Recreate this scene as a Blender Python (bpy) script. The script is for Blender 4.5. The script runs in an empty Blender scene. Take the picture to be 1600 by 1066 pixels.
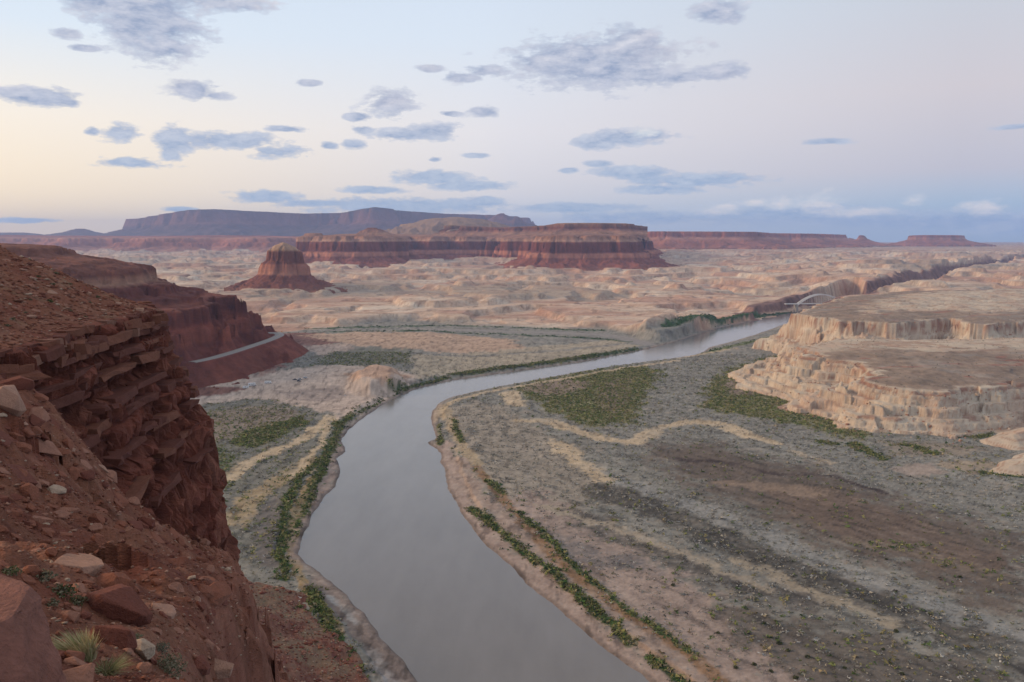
import bpy, bmesh, math, random, time
import numpy as np
from mathutils import Vector, Matrix
T0 = time.time()
random.seed(7); RNG = np.random.default_rng(7)
SC = bpy.context.scene
COL = SC.collection

# ------------------------------------------------------------------ camera
F_PX, CX, CY, HC = 1291.0, 800.0, 533.0, 190.0       # focal length and centre in photo pixels, eye height above the river
PITCH = math.atan((CY - 374.0) / F_PX)
cam_d = bpy.data.cameras.new('camera'); cam = bpy.data.objects.new('camera', cam_d); COL.objects.link(cam)
cam_d.sensor_width = 36.0; cam_d.lens = 36.0 * F_PX / 1600.0
cam_d.clip_start = 0.3; cam_d.clip_end = 120000.0
cam.location = (0, 0, HC); cam.rotation_euler = (math.pi / 2 - PITCH, 0, 0)
SC.camera = cam

# ------------------------------------------------------------------ light, sky, exposure
SUN_AZ, SUN_EL = math.radians(-80), math.radians(20)   # azimuth from +Y, negative = towards -X (west, where it has just set)
sun_d = bpy.data.lights.new('sun', 'SUN'); sun = bpy.data.objects.new('sun', sun_d); COL.objects.link(sun)
sun_d.energy = 2.3; sun_d.angle = math.radians(16); sun_d.color = (1.0, 0.70, 0.43)
sv = Vector((math.sin(SUN_AZ) * math.cos(SUN_EL), math.cos(SUN_AZ) * math.cos(SUN_EL), math.sin(SUN_EL)))
sun.rotation_euler = sv.to_track_quat('Z', 'Y').to_euler()
SC.view_settings.view_transform = 'Standard'; SC.view_settings.look = 'None'
SC.view_settings.exposure = 0.30; SC.view_settings.gamma = 1.0
SC.view_settings.use_curve_mapping = False
SC.cycles.volume_bounces = 1

W = bpy.data.worlds.new('World'); SC.world = W; W.use_nodes = True
def build_world():
    nt = W.node_tree; N = nt.nodes; L = nt.links
    for n in list(N): N.remove(n)
    out = N.new('ShaderNodeOutputWorld'); bg = N.new('ShaderNodeBackground')
    L.new(bg.outputs[0], out.inputs[0])
    sky = N.new('ShaderNodeTexSky'); sky.sky_type = 'NISHITA'; sky.sun_disc = False
    sky.sun_elevation = math.radians(3.0); sky.sun_rotation = SUN_AZ
    sky.altitude = 1200; sky.air_density = 1.0; sky.dust_density = 1.2; sky.ozone_density = 2.0
    tc = N.new('ShaderNodeTexCoord'); sx = N.new('ShaderNodeSeparateXYZ'); L.new(tc.outputs['Generated'], sx.inputs[0])
    def M(op, a, b=None, c=None, clamp=False):
        n = N.new('ShaderNodeMath'); n.operation = op; n.use_clamp = clamp
        for i, v in enumerate((a, b, c)):
            if v is None: continue
            if isinstance(v, (int, float)): n.inputs[i].default_value = v
            else: L.new(v, n.inputs[i])
        return n.outputs[0]
    def ramp(v, stops):
        n = N.new('ShaderNodeValToRGB'); L.new(v, n.inputs[0]); e = n.color_ramp.elements
        while len(e) > 1: e.remove(e[-1])
        for i, (p, c) in enumerate(stops):
            s = e[0] if i == 0 else e.new(p)
            s.position = p; s.color = (*c, 1)
        return n.outputs[0]
    def mix(f, a, b, mode='MIX'):
        n = N.new('ShaderNodeMix'); n.data_type = 'RGBA'; n.blend_type = mode
        if isinstance(f, float): n.inputs[0].default_value = f
        else: L.new(f, n.inputs[0])
        for k, v in ((6, a), (7, b)):
            if isinstance(v, tuple): n.inputs[k].default_value = (*v, 1)
            else: L.new(v, n.inputs[k])
        return n.outputs[2]
    el = M('MULTIPLY', M('ARCSINE', sx.outputs[2]), 180 / math.pi)          # degrees
    az = M('MULTIPLY', M('ARCTAN2', sx.outputs[0], sx.outputs[1]), 180 / math.pi)
    # dusk colours: sunset side (west) and the side away from it with the earth's shadow
    e01 = M('DIVIDE', el, 60.0, clamp=True)
    def s(r, g, b):
        return tuple(((c / 255) / 12.92 if c < 10 else ((c / 255 + .055) / 1.055) ** 2.4) for c in (r, g, b))
    west = ramp(e01, [(0.0, s(272, 234, 172)), (0.045, s(270, 243, 198)), (0.12, s(258, 244, 222)), (0.21, s(222, 233, 243)), (0.40, s(186, 207, 233)), (1.0, s(186, 185, 186))])
    mid = ramp(e01, [(0.0, s(200, 212, 226)), (0.05, s(226, 222, 224)), (0.12, s(231, 228, 231)), (0.22, s(217, 227, 239)), (0.40, s(196, 213, 236)), (1.0, s(186, 185, 186))])
    east = ramp(e01, [(0.0, s(160, 186, 210)), (0.035, s(172, 194, 214)), (0.07, s(196, 194, 204)), (0.15, s(209, 202, 206)), (0.25, s(198, 204, 214)), (0.45, s(176, 194, 218)), (1.0, s(186, 185, 186))])
    # angle to the sunset direction
    da = M('ABSOLUTE', M('SUBTRACT', az, math.degrees(SUN_AZ)))
    da = M('MINIMUM', da, M('SUBTRACT', 360.0, da))
    f1 = M('MULTIPLY_ADD', da, 1 / 36.0, -44 / 36.0, clamp=True)           # 0 at 44 deg, 1 at 80 deg
    f2 = M('MULTIPLY_ADD', da, 1 / 30.0, -78 / 30.0, clamp=True)
    dusk = mix(f2, mix(f1, west, mid), east)
    nis = mix(1.0, sky.outputs[0], (0.12, 0.12, 0.12), 'MULTIPLY')
    base = mix(0.94, nis, dusk)
    # clouds: (azimuth, elevation) ellipses broken up by noise; a sparse field everywhere else
    cv = N.new('ShaderNodeCombineXYZ'); L.new(az, cv.inputs[0]); L.new(el, cv.inputs[1])
    sc_ = N.new('ShaderNodeVectorMath'); sc_.operation = 'MULTIPLY'; L.new(cv.outputs[0], sc_.inputs[0]); sc_.inputs[1].default_value = (0.5, 1.25, 1)
    def noise(scale, detail, rough, off=0.0):
        n = N.new('ShaderNodeTexNoise'); n.inputs['Scale'].default_value = scale; n.inputs['Detail'].default_value = detail
        n.inputs['Roughness'].default_value = rough
        a = N.new('ShaderNodeVectorMath'); a.operation = 'ADD'; L.new(sc_.outputs[0], a.inputs[0]); a.inputs[1].default_value = (off, off * .7, off * .3)
        L.new(a.outputs[0], n.inputs['Vector']); return n.outputs['Fac']
    n1 = noise(0.8, 8, 0.66); n2 = noise(0.32, 5, 0.5, 11.3); n3 = noise(2.2, 6, 0.6, 4.7)
    wob = M('ADD', M('MULTIPLY', M('SUBTRACT', n1, 0.5), 2.4), M('MULTIPLY', M('SUBTRACT', n3, 0.5), 1.0))
    def d2(px, py):
        v = (CY - py) / F_PX; u = (px - CX) / F_PX
        d = Vector((u, math.cos(PITCH) + v * math.sin(PITCH), -math.sin(PITCH) + v * math.cos(PITCH))).normalized()
        return math.degrees(math.atan2(d.x, d.y)), math.degrees(math.asin(d.z))
    dark = [(235, 25, 100, 80), (265, 72, 50, 32), (340, -2, 90, 22), (150, -5, 75, 42), (200, 45, 40, 30), (55, 150, 85, 17), (110, 160, 25, 9), (300, 140, 55, 17), (340, 150, 30, 9),
            (185, 208, 38, 17), (145, 205, 16, 10), (205, 255, 65, 11), (270, 220, 34, 26), (360, 220, 85, 17), (430, 238, 50, 14), (265, 240, 20, 16), (450, 202, 35, 6),
            (480, 130, 24, 6), (610, 160, 46, 27), (558, 184, 24, 8), (568, 203, 24, 9), (625, 210, 60, 11), (680, 205, 50, 16), (552, 226, 22, 9), (515, 228, 16, 7),
            (675, 107, 24, 7), (760, 175, 36, 11), (705, 178, 22, 5), (720, 122, 40, 10), (765, 110, 40, 12), (930, 95, 150, 45), (890, 85, 90, 28), (985, 65, 60, 30), (1010, 115, 70, 20),
            (1120, 112, 65, 17), (1065, 120, 40, 11), (1125, 18, 50, 22), (980, 215, 100, 14), (930, 222, 50, 15), (1300, 221, 46, 7), (1090, 282, 130, 14), (990, 270, 75, 13),
            (1030, 296, 90, 9), (890, 266, 20, 6), (935, 256, 28, 6), (680, 278, 85, 15), (730, 290, 75, 9), (590, 297, 60, 7), (420, 308, 70, 13), (500, 318, 90, 8), (630, 322, 180, 15), (760, 316, 40, 12),
            (900, 325, 120, 10), (745, 243, 26, 5), (680, 249, 14, 5), (1590, 198, 36, 5), (105, 52, 26, 10), (130, 75, 30, 6), (40, 345, 60, 5), (280, 328, 36, 5), (1240, 335, 190, 20), (1430, 345, 200, 18), (1560, 350, 150, 22), (1000, 340, 160, 12), (940, 100, 170, 50), (860, 100, 80, 24), (250, 40, 90, 60)]
    white = [(1535, 322, 48, 19), (1430, 312, 26, 11), (1270, 315, 55, 17), (1230, 322, 60, 14), (1130, 328, 60, 10), (1005, 208, 32, 9), (1180, 318, 35, 8), (1330, 330, 80, 9)]
    def field(lst):
        f = None
        for (px, py, hw, hh) in lst:
            a, e = d2(px, py); da_ = abs(d2(px + hw, py)[0] - a); de = abs(d2(px, py - hh)[1] - e)
            s1 = N.new('ShaderNodeVectorMath'); s1.operation = 'MULTIPLY_ADD'
            k = (1 / da_, 1 / de, 0); L.new(cv.outputs[0], s1.inputs[0]); s1.inputs[1].default_value = k; s1.inputs[2].default_value = (-a * k[0], -e * k[1], 0)
            ln = N.new('ShaderNodeVectorMath'); ln.operation = 'LENGTH'; L.new(s1.outputs[0], ln.inputs[0])
            f = ln.outputs['Value'] if f is None else M('MINIMUM', f, ln.outputs['Value'])
        return f
    fd = M('SUBTRACT', M('ADD', 1.0, wob), field(dark))
    # the sparse field outside the photographed part of the sky
    far = M('MULTIPLY_ADD', M('ABSOLUTE', az), 1 / 10.0, -4.2, clamp=True)
    fgen = M('MULTIPLY', M('SUBTRACT', M('MULTIPLY', n2, 1.0), 0.60), 6.0)
    fd = M('MAXIMUM', fd, M('ADD', M('MULTIPLY', M('ADD', fgen, M('MULTIPLY', wob, .5)), far), M('MULTIPLY_ADD', far, 1.0, -1.0)))
    op = M('MULTIPLY', M('SMOOTHSTEP', fd, 0.0, 0.9) if False else M('POWER', M('DIVIDE', fd, 0.46, clamp=True), 0.85), 0.95)
    above = M('MULTIPLY_ADD', el, 1.5, 0.3, clamp=True)
    op = M('MULTIPLY', op, above)
    lowf = M('DIVIDE', el, 9.0, clamp=True)
    up = N.new('ShaderNodeVectorMath'); up.operation = 'ADD'; L.new(sc_.outputs[0], up.inputs[0]); up.inputs[1].default_value = (-.35, .55, 0)
    nb = N.new('ShaderNodeTexNoise'); nb.inputs['Scale'].default_value = .8; nb.inputs['Detail'].default_value = 8; nb.inputs['Roughness'].default_value = .66; L.new(up.outputs[0], nb.inputs['Vector'])
    lit = M('MULTIPLY_ADD', M('SUBTRACT', n1, nb.outputs['Fac']), 2.6, 0.28, clamp=True)
    ccol = mix(lowf, s(142, 173, 206), s(138, 153, 182))
    ccol = mix(lit, ccol, mix(lowf, s(190, 204, 218), s(214, 214, 222)))
    ccol = mix(M('MULTIPLY_ADD', n3, 1.8, -0.62, clamp=True), ccol, mix(lowf, s(178, 196, 214), s(196, 200, 214)))
    warmf = M('MULTIPLY', M('MULTIPLY_ADD', n2, 4.0, -2.1, clamp=True), M('DIVIDE', el, 40.0, clamp=True))
    ccol = mix(warmf, ccol, s(214, 200, 200))
    # clouds away from the sunset are a little brighter at the edge of their cells
    base = mix(op, base, ccol)
    fw = M('SUBTRACT', M('ADD', 0.95, wob), field(white))
    opw = M('MULTIPLY', M('MULTIPLY', M('DIVIDE', fw, 0.7, clamp=True), 0.9), above)
    base = mix(opw, base, mix(M('MULTIPLY_ADD', lit, .7, .3, clamp=True), s(186, 202, 216), s(240, 230, 224)))
    L.new(base, bg.inputs[0]); bg.inputs[1].default_value = 0.92
build_world()

# ------------------------------------------------------------------ helpers
def P(px, py, z=None, D=None):
    """point on the ray of a photo pixel, at height z or at forward distance D"""
    u = (px - CX) / F_PX; v = (CY - py) / F_PX
    d = np.array([u, math.cos(PITCH) + v * math.sin(PITCH), -math.sin(PITCH) + v * math.cos(PITCH)])
    t = (z - HC) / d[2] if z is not None else D / d[1]
    return np.array([0, 0, HC]) + d * t
def PXY(pts, z): return np.array([P(a, b, z)[:2] for a, b in pts])
def PD(pts):                                     # (px, D) -> plan coordinates
    k = math.cos(PITCH)
    return np.array([((a - CX) / F_PX * D * 1.0, D) for a, D in pts])
def smooth(t): t = np.clip(t, 0, 1); return t * t * (3 - 2 * t)
def s2l(r, g, b): return np.array([((c / 255 + .055) / 1.055) ** 2.4 for c in (r, g, b)])
_perm = RNG.permutation(4096).astype(np.int32); _perm = np.concatenate([_perm, _perm])
_ang = RNG.random(4096) * 2 * np.pi; _gx, _gy = np.cos(_ang).astype(np.float32), np.sin(_ang).astype(np.float32)
_rnd = RNG.random(4096).astype(np.float32)
def perlin(x, y):
    xi = np.floor(x).astype(np.int64); yi = np.floor(y).astype(np.int64)
    xf = (x - xi).astype(np.float32); yf = (y - yi).astype(np.float32)
    xi &= 4095; yi &= 4095
    u = xf * xf * xf * (xf * (xf * 6 - 15) + 10); v = yf * yf * yf * (yf * (yf * 6 - 15) + 10)
    def g(ix, iy, fx, fy):
        h = _perm[_perm[ix & 4095] + (iy & 4095)] & 4095
        return _gx[h] * fx + _gy[h] * fy
    a = g(xi, yi, xf, yf); b = g(xi + 1, yi, xf - 1, yf); c = g(xi, yi + 1, xf, yf - 1); d = g(xi + 1, yi + 1, xf - 1, yf - 1)
    return ((a + u * (b - a)) + v * ((c + u * (d - c)) - (a + u * (b - a)))) * 1.41
def fbm(x, y, o=4, lac=2.03, gain=.5, ox=0.0):
    s = 0; a = 1; n = 0
    for i in range(o):
        s = s + a * perlin(x + ox + 17.3 * i, y - ox * .7 + 9.1 * i); n += a; a *= gain; x = x * lac; y = y * lac
    return s / n
def billow(x, y, o=4, ox=0.0, gain=.5):
    s = 0; a = 1; n = 0
    for i in range(o):
        s = s + a * np.abs(perlin(x + ox + 31.7 * i, y + ox * .3 - 7.7 * i)); n += a; a *= gain; x = x * 2.07; y = y * 2.07
    return s / n
def cell(x, y, seed=0):
    xi = np.floor(x).astype(np.int64); yi = np.floor(y).astype(np.int64)
    best = np.full(x.shape, 9e9); val = np.zeros(x.shape, np.float32)
    for dx in (-1, 0, 1):
        for dy in (-1, 0, 1):
            h = _perm[_perm[(xi + dx + seed * 37) & 4095] + ((yi + dy + seed * 11) & 4095)] & 4095
            cx = xi + dx + _rnd[h]; cy = yi + dy + _rnd[(h * 7 + 3) & 4095]
            d = (cx - x) ** 2 + (cy - y) ** 2
            m = d < best; best = np.where(m, d, best); val = np.where(m, _rnd[(h * 13 + 5) & 4095], val)
    return val
def catmull(p, n=5, closed=False):
    p = np.asarray(p, float); out = []; m = len(p); rng_ = range(m if closed else m - 1)
    for i in rng_:
        if closed: a, b, c, d = p[(i - 1) % m], p[i], p[(i + 1) % m], p[(i + 2) % m]
        else: a, b, c, d = p[max(i - 1, 0)], p[i], p[i + 1], p[min(i + 2, m - 1)]
        for k in range(n):
            t = k / n
            out.append(.5 * ((2 * b) + (-a + c) * t + (2 * a - 5 * b + 4 * c - d) * t * t + (-a + 3 * b - 3 * c + d) * t ** 3))
    if not closed: out.append(p[-1])
    return np.array(out)
def seg_dist(x, y, pts, closed):
    best = np.full(x.shape, 1e18); n = len(pts)
    for i in range(n if closed else n - 1):
        ax, ay = pts[i]; bx, by = pts[(i + 1) % n]; dx, dy = bx - ax, by - ay; l2 = dx * dx + dy * dy + 1e-9
        t = np.clip(((x - ax) * dx + (y - ay) * dy) / l2, 0, 1)
        best = np.minimum(best, (x - ax - t * dx) ** 2 + (y - ay - t * dy) ** 2)
    return np.sqrt(best)
def inside(x, y, pts):
    c = np.zeros(x.shape, bool); n = len(pts)
    for i in range(n):
        ax, ay = pts[i]; bx, by = pts[(i + 1) % n]
        if ay == by: continue
        m = ((ay > y) != (by > y)) & (x < (bx - ax) * (y - ay) / (by - ay) + ax); c ^= m
    return c
def sdist(x, y, pts):                            # signed: positive outside
    d = seg_dist(x, y, pts, True); return np.where(inside(x, y, pts), -d, d)
def tag(o, label=None, cat=None, group=None, kind=None):
    for k, v in (('label', label), ('category', cat), ('group', group), ('kind', kind)):
        if v: o[k] = v
    return o
def grid_mesh(name, X, Y, Z, mat, color=None, keep=None, smooth_=True, extra=None, parent=None):
    r, c = X.shape
    idx = np.arange(r * c, dtype=np.int32).reshape(r, c)
    q = np.stack([idx[:-1, :-1], idx[:-1, 1:], idx[1:, 1:], idx[1:, :-1]], -1).reshape(-1, 4)
    if keep is not None:
        kf = keep.reshape(-1); m = kf[q].any(1); q = q[m]
        used = np.zeros(r * c, bool); used[q.reshape(-1)] = True
        remap = np.cumsum(used).astype(np.int32) - 1; q = remap[q]
    else: used = np.ones(r * c, bool)
    co = np.stack([X, Y, Z], -1).reshape(-1, 3)[used].astype(np.float32)
    me = bpy.data.meshes.new(name); nv, nf = len(co), len(q)
    me.vertices.add(nv); me.vertices.foreach_set('co', co.ravel())
    me.loops.add(nf * 4); me.loops.foreach_set('vertex_index', q.ravel().astype(np.int32))
    me.polygons.add(nf); me.polygons.foreach_set('loop_start', np.arange(0, nf * 4, 4, dtype=np.int32))
    me.update(calc_edges=True); me.validate()
    me.polygons.foreach_set('use_smooth', np.full(len(me.polygons), smooth_))
    if color is not None:
        a = me.color_attributes.new('Col', 'FLOAT_COLOR', 'POINT')
        cc = np.ones((nv, 4), np.float32); cc[:, :3] = color.reshape(-1, 3)[used]; a.data.foreach_set('color', cc.ravel())
    me.materials.append(mat); o = bpy.data.objects.new(name, me); COL.objects.link(o); o.parent = parent
    return o
def tri_mesh(name, co, tris, mat, color=None, parent=None, smooth_=False):
    me = bpy.data.meshes.new(name); nv, nf = len(co), len(tris)
    me.vertices.add(nv); me.vertices.foreach_set('co', np.asarray(co, np.float32).ravel())
    me.loops.add(nf * 3); me.loops.foreach_set('vertex_index', np.asarray(tris, np.int32).ravel())
    me.polygons.add(nf); me.polygons.foreach_set('loop_start', np.arange(0, nf * 3, 3, dtype=np.int32))
    me.update(calc_edges=True)
    if smooth_: me.polygons.foreach_set('use_smooth', np.full(nf, True))
    if color is not None:
        a = me.color_attributes.new('Col', 'FLOAT_COLOR', 'POINT'); cc = np.ones((nv, 4), np.float32); cc[:, :3] = color
        a.data.foreach_set('color', cc.ravel())
    me.materials.append(mat); o = bpy.data.objects.new(name, me); COL.objects.link(o); o.parent = parent
    return o
def bm_obj(name, bm, mat, parent=None, smooth_=False):
    me = bpy.data.meshes.new(name); bm.to_mesh(me); bm.free(); me.materials.append(mat)
    if smooth_: me.polygons.foreach_set('use_smooth', np.full(len(me.polygons), True))
    o = bpy.data.objects.new(name, me); COL.objects.link(o); o.parent = parent; return o

# ------------------------------------------------------------------ materials
def new_mat(name):
    m = bpy.data.materials.new(name); m.use_nodes = True
    return m, m.node_tree.nodes, m.node_tree.links, m.node_tree.nodes['Principled BSDF']
def simple(name, col, rough=.8, metal=0.0, ior=None):
    m, N, L, b = new_mat(name); b.inputs['Base Color'].default_value = (*col, 1); b.inputs['Roughness'].default_value = rough; b.inputs['Metallic'].default_value = metal
    n = N.new('ShaderNodeTexNoise'); n.inputs['Scale'].default_value = 2.5; n.inputs['Detail'].default_value = 4
    mx = N.new('ShaderNodeMix'); mx.data_type = 'RGBA'; mx.blend_type = 'MULTIPLY'; mx.inputs[0].default_value = .25
    L.new(n.outputs['Fac'], mx.inputs[7]); mx.inputs[6].default_value = (*col, 1); L.new(mx.outputs[2], b.inputs['Base Color'])
    return m
def ground_mat(name, scales, var=.35, bump=.5, bdist=.4, rough=.95, attr=True, col=None, strata=None, zsquash=1.0, tint=(1, 1, 1)):
    """vertex albedo (or one colour / strata ramp over height) broken up by object-space noise, with bump"""
    m, N, L, b = new_mat(name); b.inputs['Roughness'].default_value = rough; b.inputs['Specular IOR Level'].default_value = .15
    geo = N.new('ShaderNodeNewGeometry')
    if attr:
        a = N.new('ShaderNodeVertexColor'); a.layer_name = 'Col'; base = a.outputs[0]
    elif strata:
        sp = N.new('ShaderNodeSeparateXYZ'); L.new(geo.outputs['Position'], sp.inputs[0])
        zl, zh, stops, amp, wl = strata
        nz = N.new('ShaderNodeTexNoise'); nz.inputs['Scale'].default_value = 1 / wl; nz.inputs['Detail'].default_value = 5; L.new(geo.outputs['Position'], nz.inputs['Vector'])
        ad = N.new('ShaderNodeMath'); ad.operation = 'MULTIPLY_ADD'; L.new(nz.outputs['Fac'], ad.inputs[0]); ad.inputs[1].default_value = amp; L.new(sp.outputs[2], ad.inputs[2])
        mr = N.new('ShaderNodeMapRange'); L.new(ad.outputs[0], mr.inputs[0]); mr.inputs[1].default_value = zl + amp / 2; mr.inputs[2].default_value = zh + amp / 2
        cr = N.new('ShaderNodeValToRGB'); L.new(mr.outputs[0], cr.inputs[0]); e = cr.color_ramp.elements
        while len(e) > 1: e.remove(e[-1])
        for i, (zz, c) in enumerate(stops):
            p = (zz - zl) / (zh - zl); q = e[0] if i == 0 else e.new(p); q.position = p; q.color = (*(a_ * b_ for a_, b_ in zip(c, tint)), 1)
        base = cr.outputs[0]
        mp3 = N.new('ShaderNodeMapping'); mp3.inputs['Scale'].default_value = (1, 1, .12); L.new(geo.outputs['Position'], mp3.inputs[0])
        for sc3, lo3, hi3 in ((scales[0][0] * 2.2, .78, 1.2), (scales[0][0] * .35, .72, 1.25)):
            n5 = N.new('ShaderNodeTexNoise'); n5.inputs['Scale'].default_value = sc3; n5.inputs['Detail'].default_value = 4; L.new(mp3.outputs[0], n5.inputs['Vector'])
            m5 = N.new('ShaderNodeMapRange'); L.new(n5.outputs['Fac'], m5.inputs[0]); m5.inputs[1].default_value = .3; m5.inputs[2].default_value = .7; m5.inputs[3].default_value = lo3; m5.inputs[4].default_value = hi3
            v5 = N.new('ShaderNodeVectorMath'); v5.operation = 'SCALE'; L.new(base, v5.inputs[0]); L.new(m5.outputs[0], v5.inputs['Scale']); base = v5.outputs[0]
    else:
        rgb = N.new('ShaderNodeRGB'); rgb.outputs[0].default_value = (*col, 1); base = rgb.outputs[0]
    mp = N.new('ShaderNodeMapping'); mp.inputs['Scale'].default_value = (1, 1, zsquash); L.new(geo.outputs['Position'], mp.inputs[0])
    hs = None
    for sc, wt in scales:
        n = N.new('ShaderNodeTexNoise'); n.inputs['Scale'].default_value = sc; n.inputs['Detail'].default_value = 6; n.inputs['Roughness'].default_value = .62
        L.new(mp.outputs[0], n.inputs['Vector'])
        ml = N.new('ShaderNodeMath'); ml.operation = 'MULTIPLY_ADD'; L.new(n.outputs['Fac'], ml.inputs[0]); ml.inputs[1].default_value = wt
        if hs is None: ml.inputs[2].default_value = 0
        else: L.new(hs, ml.inputs[2])
        hs = ml.outputs[0]
    tot = sum(w for _, w in scales)
    mr2 = N.new('ShaderNodeMapRange'); L.new(hs, mr2.inputs[0]); mr2.inputs[1].default_value = tot * .28; mr2.inputs[2].default_value = tot * .72
    mr2.inputs[3].default_value = 1 - var; mr2.inputs[4].default_value = 1 + var; mr2.clamp = False
    vm = N.new('ShaderNodeVectorMath'); vm.operation = 'SCALE'; L.new(base, vm.inputs[0]); L.new(mr2.outputs[0], vm.inputs['Scale'])
    L.new(vm.outputs[0], b.inputs['Base Color'])
    if bump:
        bp = N.new('ShaderNodeBump'); bp.inputs['Strength'].default_value = bump; bp.inputs['Distance'].default_value = bdist
        L.new(hs, bp.inputs['Height']); L.new(bp.outputs[0], b.inputs['Normal'])
    return m
M_GROUND = ground_mat('valley_floor', [(.12, 1.0), (.6, .7)], .28, .55, 1.2)
M_BLUFF = ground_mat('slickrock', [(.05, .7), (.3, .8), (1.2, .5)], .22, .6, 1.5, zsquash=2.2)
M_CLIFF = ground_mat('red_sandstone', [(.35, .6), (1.6, .8), (7.0, .8)], .48, 1.0, .35, zsquash=2.4)
M_ROCK = ground_mat('red_boulder_rock', [(1.1, .8), (4.0, .8), (16., .7)], .42, .9, .09)
M_SCRUB = ground_mat('scrub_twigs', [(.8, 1.0)], .3, 0)
RED = (.235, .088, .058); DRED = (.17, .062, .045); PINK = (.37, .175, .12); CREAM = (.52, .40, .30); TAN = (.40, .27, .185); BROWN = (.22, .12, .08)
def water_mat():
    m, N, L, b = new_mat('muddy_water'); b.inputs['IOR'].default_value = 1.33
    geo = N.new('ShaderNodeNewGeometry')
    n0 = N.new('ShaderNodeTexNoise'); n0.inputs['Scale'].default_value = 1.0; n0.inputs['Detail'].default_value = 6; n0.inputs['Roughness'].default_value = .6
    mp0 = N.new('ShaderNodeMapping'); mp0.inputs['Scale'].default_value = (.045, .012, 1); mp0.inputs['Rotation'].default_value = (0, 0, .25); L.new(geo.outputs['Position'], mp0.inputs[0]); L.new(mp0.outputs[0], n0.inputs['Vector'])
    cr = N.new('ShaderNodeMix'); cr.data_type = 'RGBA'; L.new(n0.outputs['Fac'], cr.inputs[0]); cr.inputs[6].default_value = (.150, .134, .118, 1); cr.inputs[7].default_value = (.25, .23, .21, 1)
    L.new(cr.outputs[2], b.inputs['Base Color'])
    mp = N.new('ShaderNodeMapping'); mp.inputs['Scale'].default_value = (.22, .5, 1); mp.inputs['Rotation'].default_value = (0, 0, .35); L.new(geo.outputs['Position'], mp.inputs[0])
    n = N.new('ShaderNodeTexNoise'); n.inputs['Scale'].default_value = 1.0; n.inputs['Detail'].default_value = 5; n.inputs['Roughness'].default_value = .6; L.new(mp.outputs[0], n.inputs['Vector'])
    n4 = N.new('ShaderNodeTexNoise'); n4.inputs['Scale'].default_value = .03; n4.inputs['Detail'].default_value = 3; L.new(geo.outputs['Position'], n4.inputs['Vector'])
    ml = N.new('ShaderNodeMath'); ml.operation = 'MULTIPLY'; L.new(n.outputs['Fac'], ml.inputs[0]); L.new(n4.outputs['Fac'], ml.inputs[1])
    bp = N.new('ShaderNodeBump'); bp.inputs['Strength'].default_value = .32; bp.inputs['Distance'].default_value = .5; L.new(ml.outputs[0], bp.inputs['Height']); L.new(bp.outputs[0], b.inputs['Normal'])
    b.inputs['Roughness'].default_value = .1
    return m
M_WATER = water_mat()

# ------------------------------------------------------------------ plan of the valley (river, terraces, zones) in metres
LB = [(690, 1110), (655, 1066), (630, 1035), (602, 1003), (566, 957), (528, 916), (495, 893), (472, 873), (470, 850), (484, 815), (500, 787), (522, 760), (531, 738), (526, 716), (541, 706), (534, 690), (545, 672), (566, 655), (590, 638), (614, 624),
      (652, 608), (700, 596), (760, 587), (830, 577), (900, 567), (960, 556), (1010, 546), (1060, 533), (1100, 520), (1150, 507), (1200, 498), (1236, 490), (1262, 482), (1290, 472), (1330, 462)]
RB = [(1060, 1110), (1015, 1066), (985, 1043), (950, 1018), (910, 985), (870, 952), (835, 921), (802, 890), (768, 858), (736, 825), (713, 790), (701, 760), (691, 725), (684, 703), (668, 692), (681, 683), (673, 655), (681, 635), (702, 622),
      (742, 612), (800, 600), (850, 591), (900, 582), (960, 572), (1010, 565), (1050, 560), (1092, 553), (1112, 542), (1150, 532), (1192, 519), (1225, 507), (1262, 495), (1300, 483), (1345, 470)]
lbw = catmull(PXY(LB, 0), 3); rbw = catmull(PXY(RB, 0), 3)
RIVER = np.concatenate([lbw, rbw[::-1]])
GORGE = catmull(PD([(1222, 1980), (1262, 2130), (1318, 2330), (1380, 2540), (1425, 2850), (1448, 3400), (1490, 3900), (1545, 4500), (1570, 5400), (1640, 6200)]), 4)
CHAN = catmull(PXY([(440, 520), (520, 517), (600, 515), (700, 514), (800, 517), (900, 520), (960, 524), (1010, 536)], 4), 3)
def plain_z(x, y):
    """elevation of the desert plain beyond the river, before relief"""
    t = x / np.maximum(y, 1)
    z = np.interp(y, [0, 900, 1400, 1700, 2200, 2700, 4100, 5000, 8500, 11000, 60000], [6, 7, 9, 14, 24, 36, 46, 56, 74, 78, 78])
    far = smooth((y - 4200) / 4500) * smooth((t + .02) / .25) * 46
    rgt = smooth((t - .30) / .12) * smooth((y - 1350) / 900) * 26 * (1 - smooth((y - 4000) / 3000))
    return z + far + rgt
BLUFF_A = catmull(np.array([P(a, b, c)[:2] for a, b, c in [(1254, 547, 46), (1270, 557, 45), (1300, 566, 43), (1342, 573, 41), (1362, 584, 39), (1350, 598, 37), (1392, 612, 35), (1468, 614, 34.5), (1540, 606, 35), (1600, 600, 36), (1760, 592, 36)]]), 3)
BLUFF_A = np.concatenate([BLUFF_A, PXY([(1760, 520), (1600, 527), (1420, 531), (1310, 531), (1262, 537)], 46)])
BLUFF_B = catmull(PXY([(1252, 493), (1272, 498), (1330, 506), (1400, 508), (1480, 500), (1520, 510), (1600, 505), (1750, 500)], 62), 3)
BLUFF_B = np.concatenate([BLUFF_B, PXY([(1750, 440), (1600, 450), (1430, 455), (1335, 464), (1290, 474)], 62)])
TONGUE1 = PXY([(1556, 684), (1600, 668), (1700, 655), (1750, 665), (1640, 682), (1590, 692)], 8)
TONGUE2 = PXY([(1580, 728), (1620, 705), (1720, 695), (1760, 720), (1660, 735)], 8)
HUMP = PXY([(560, 592), (590, 584), (615, 588), (612, 600), (580, 606), (565, 602)], 10)
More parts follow.
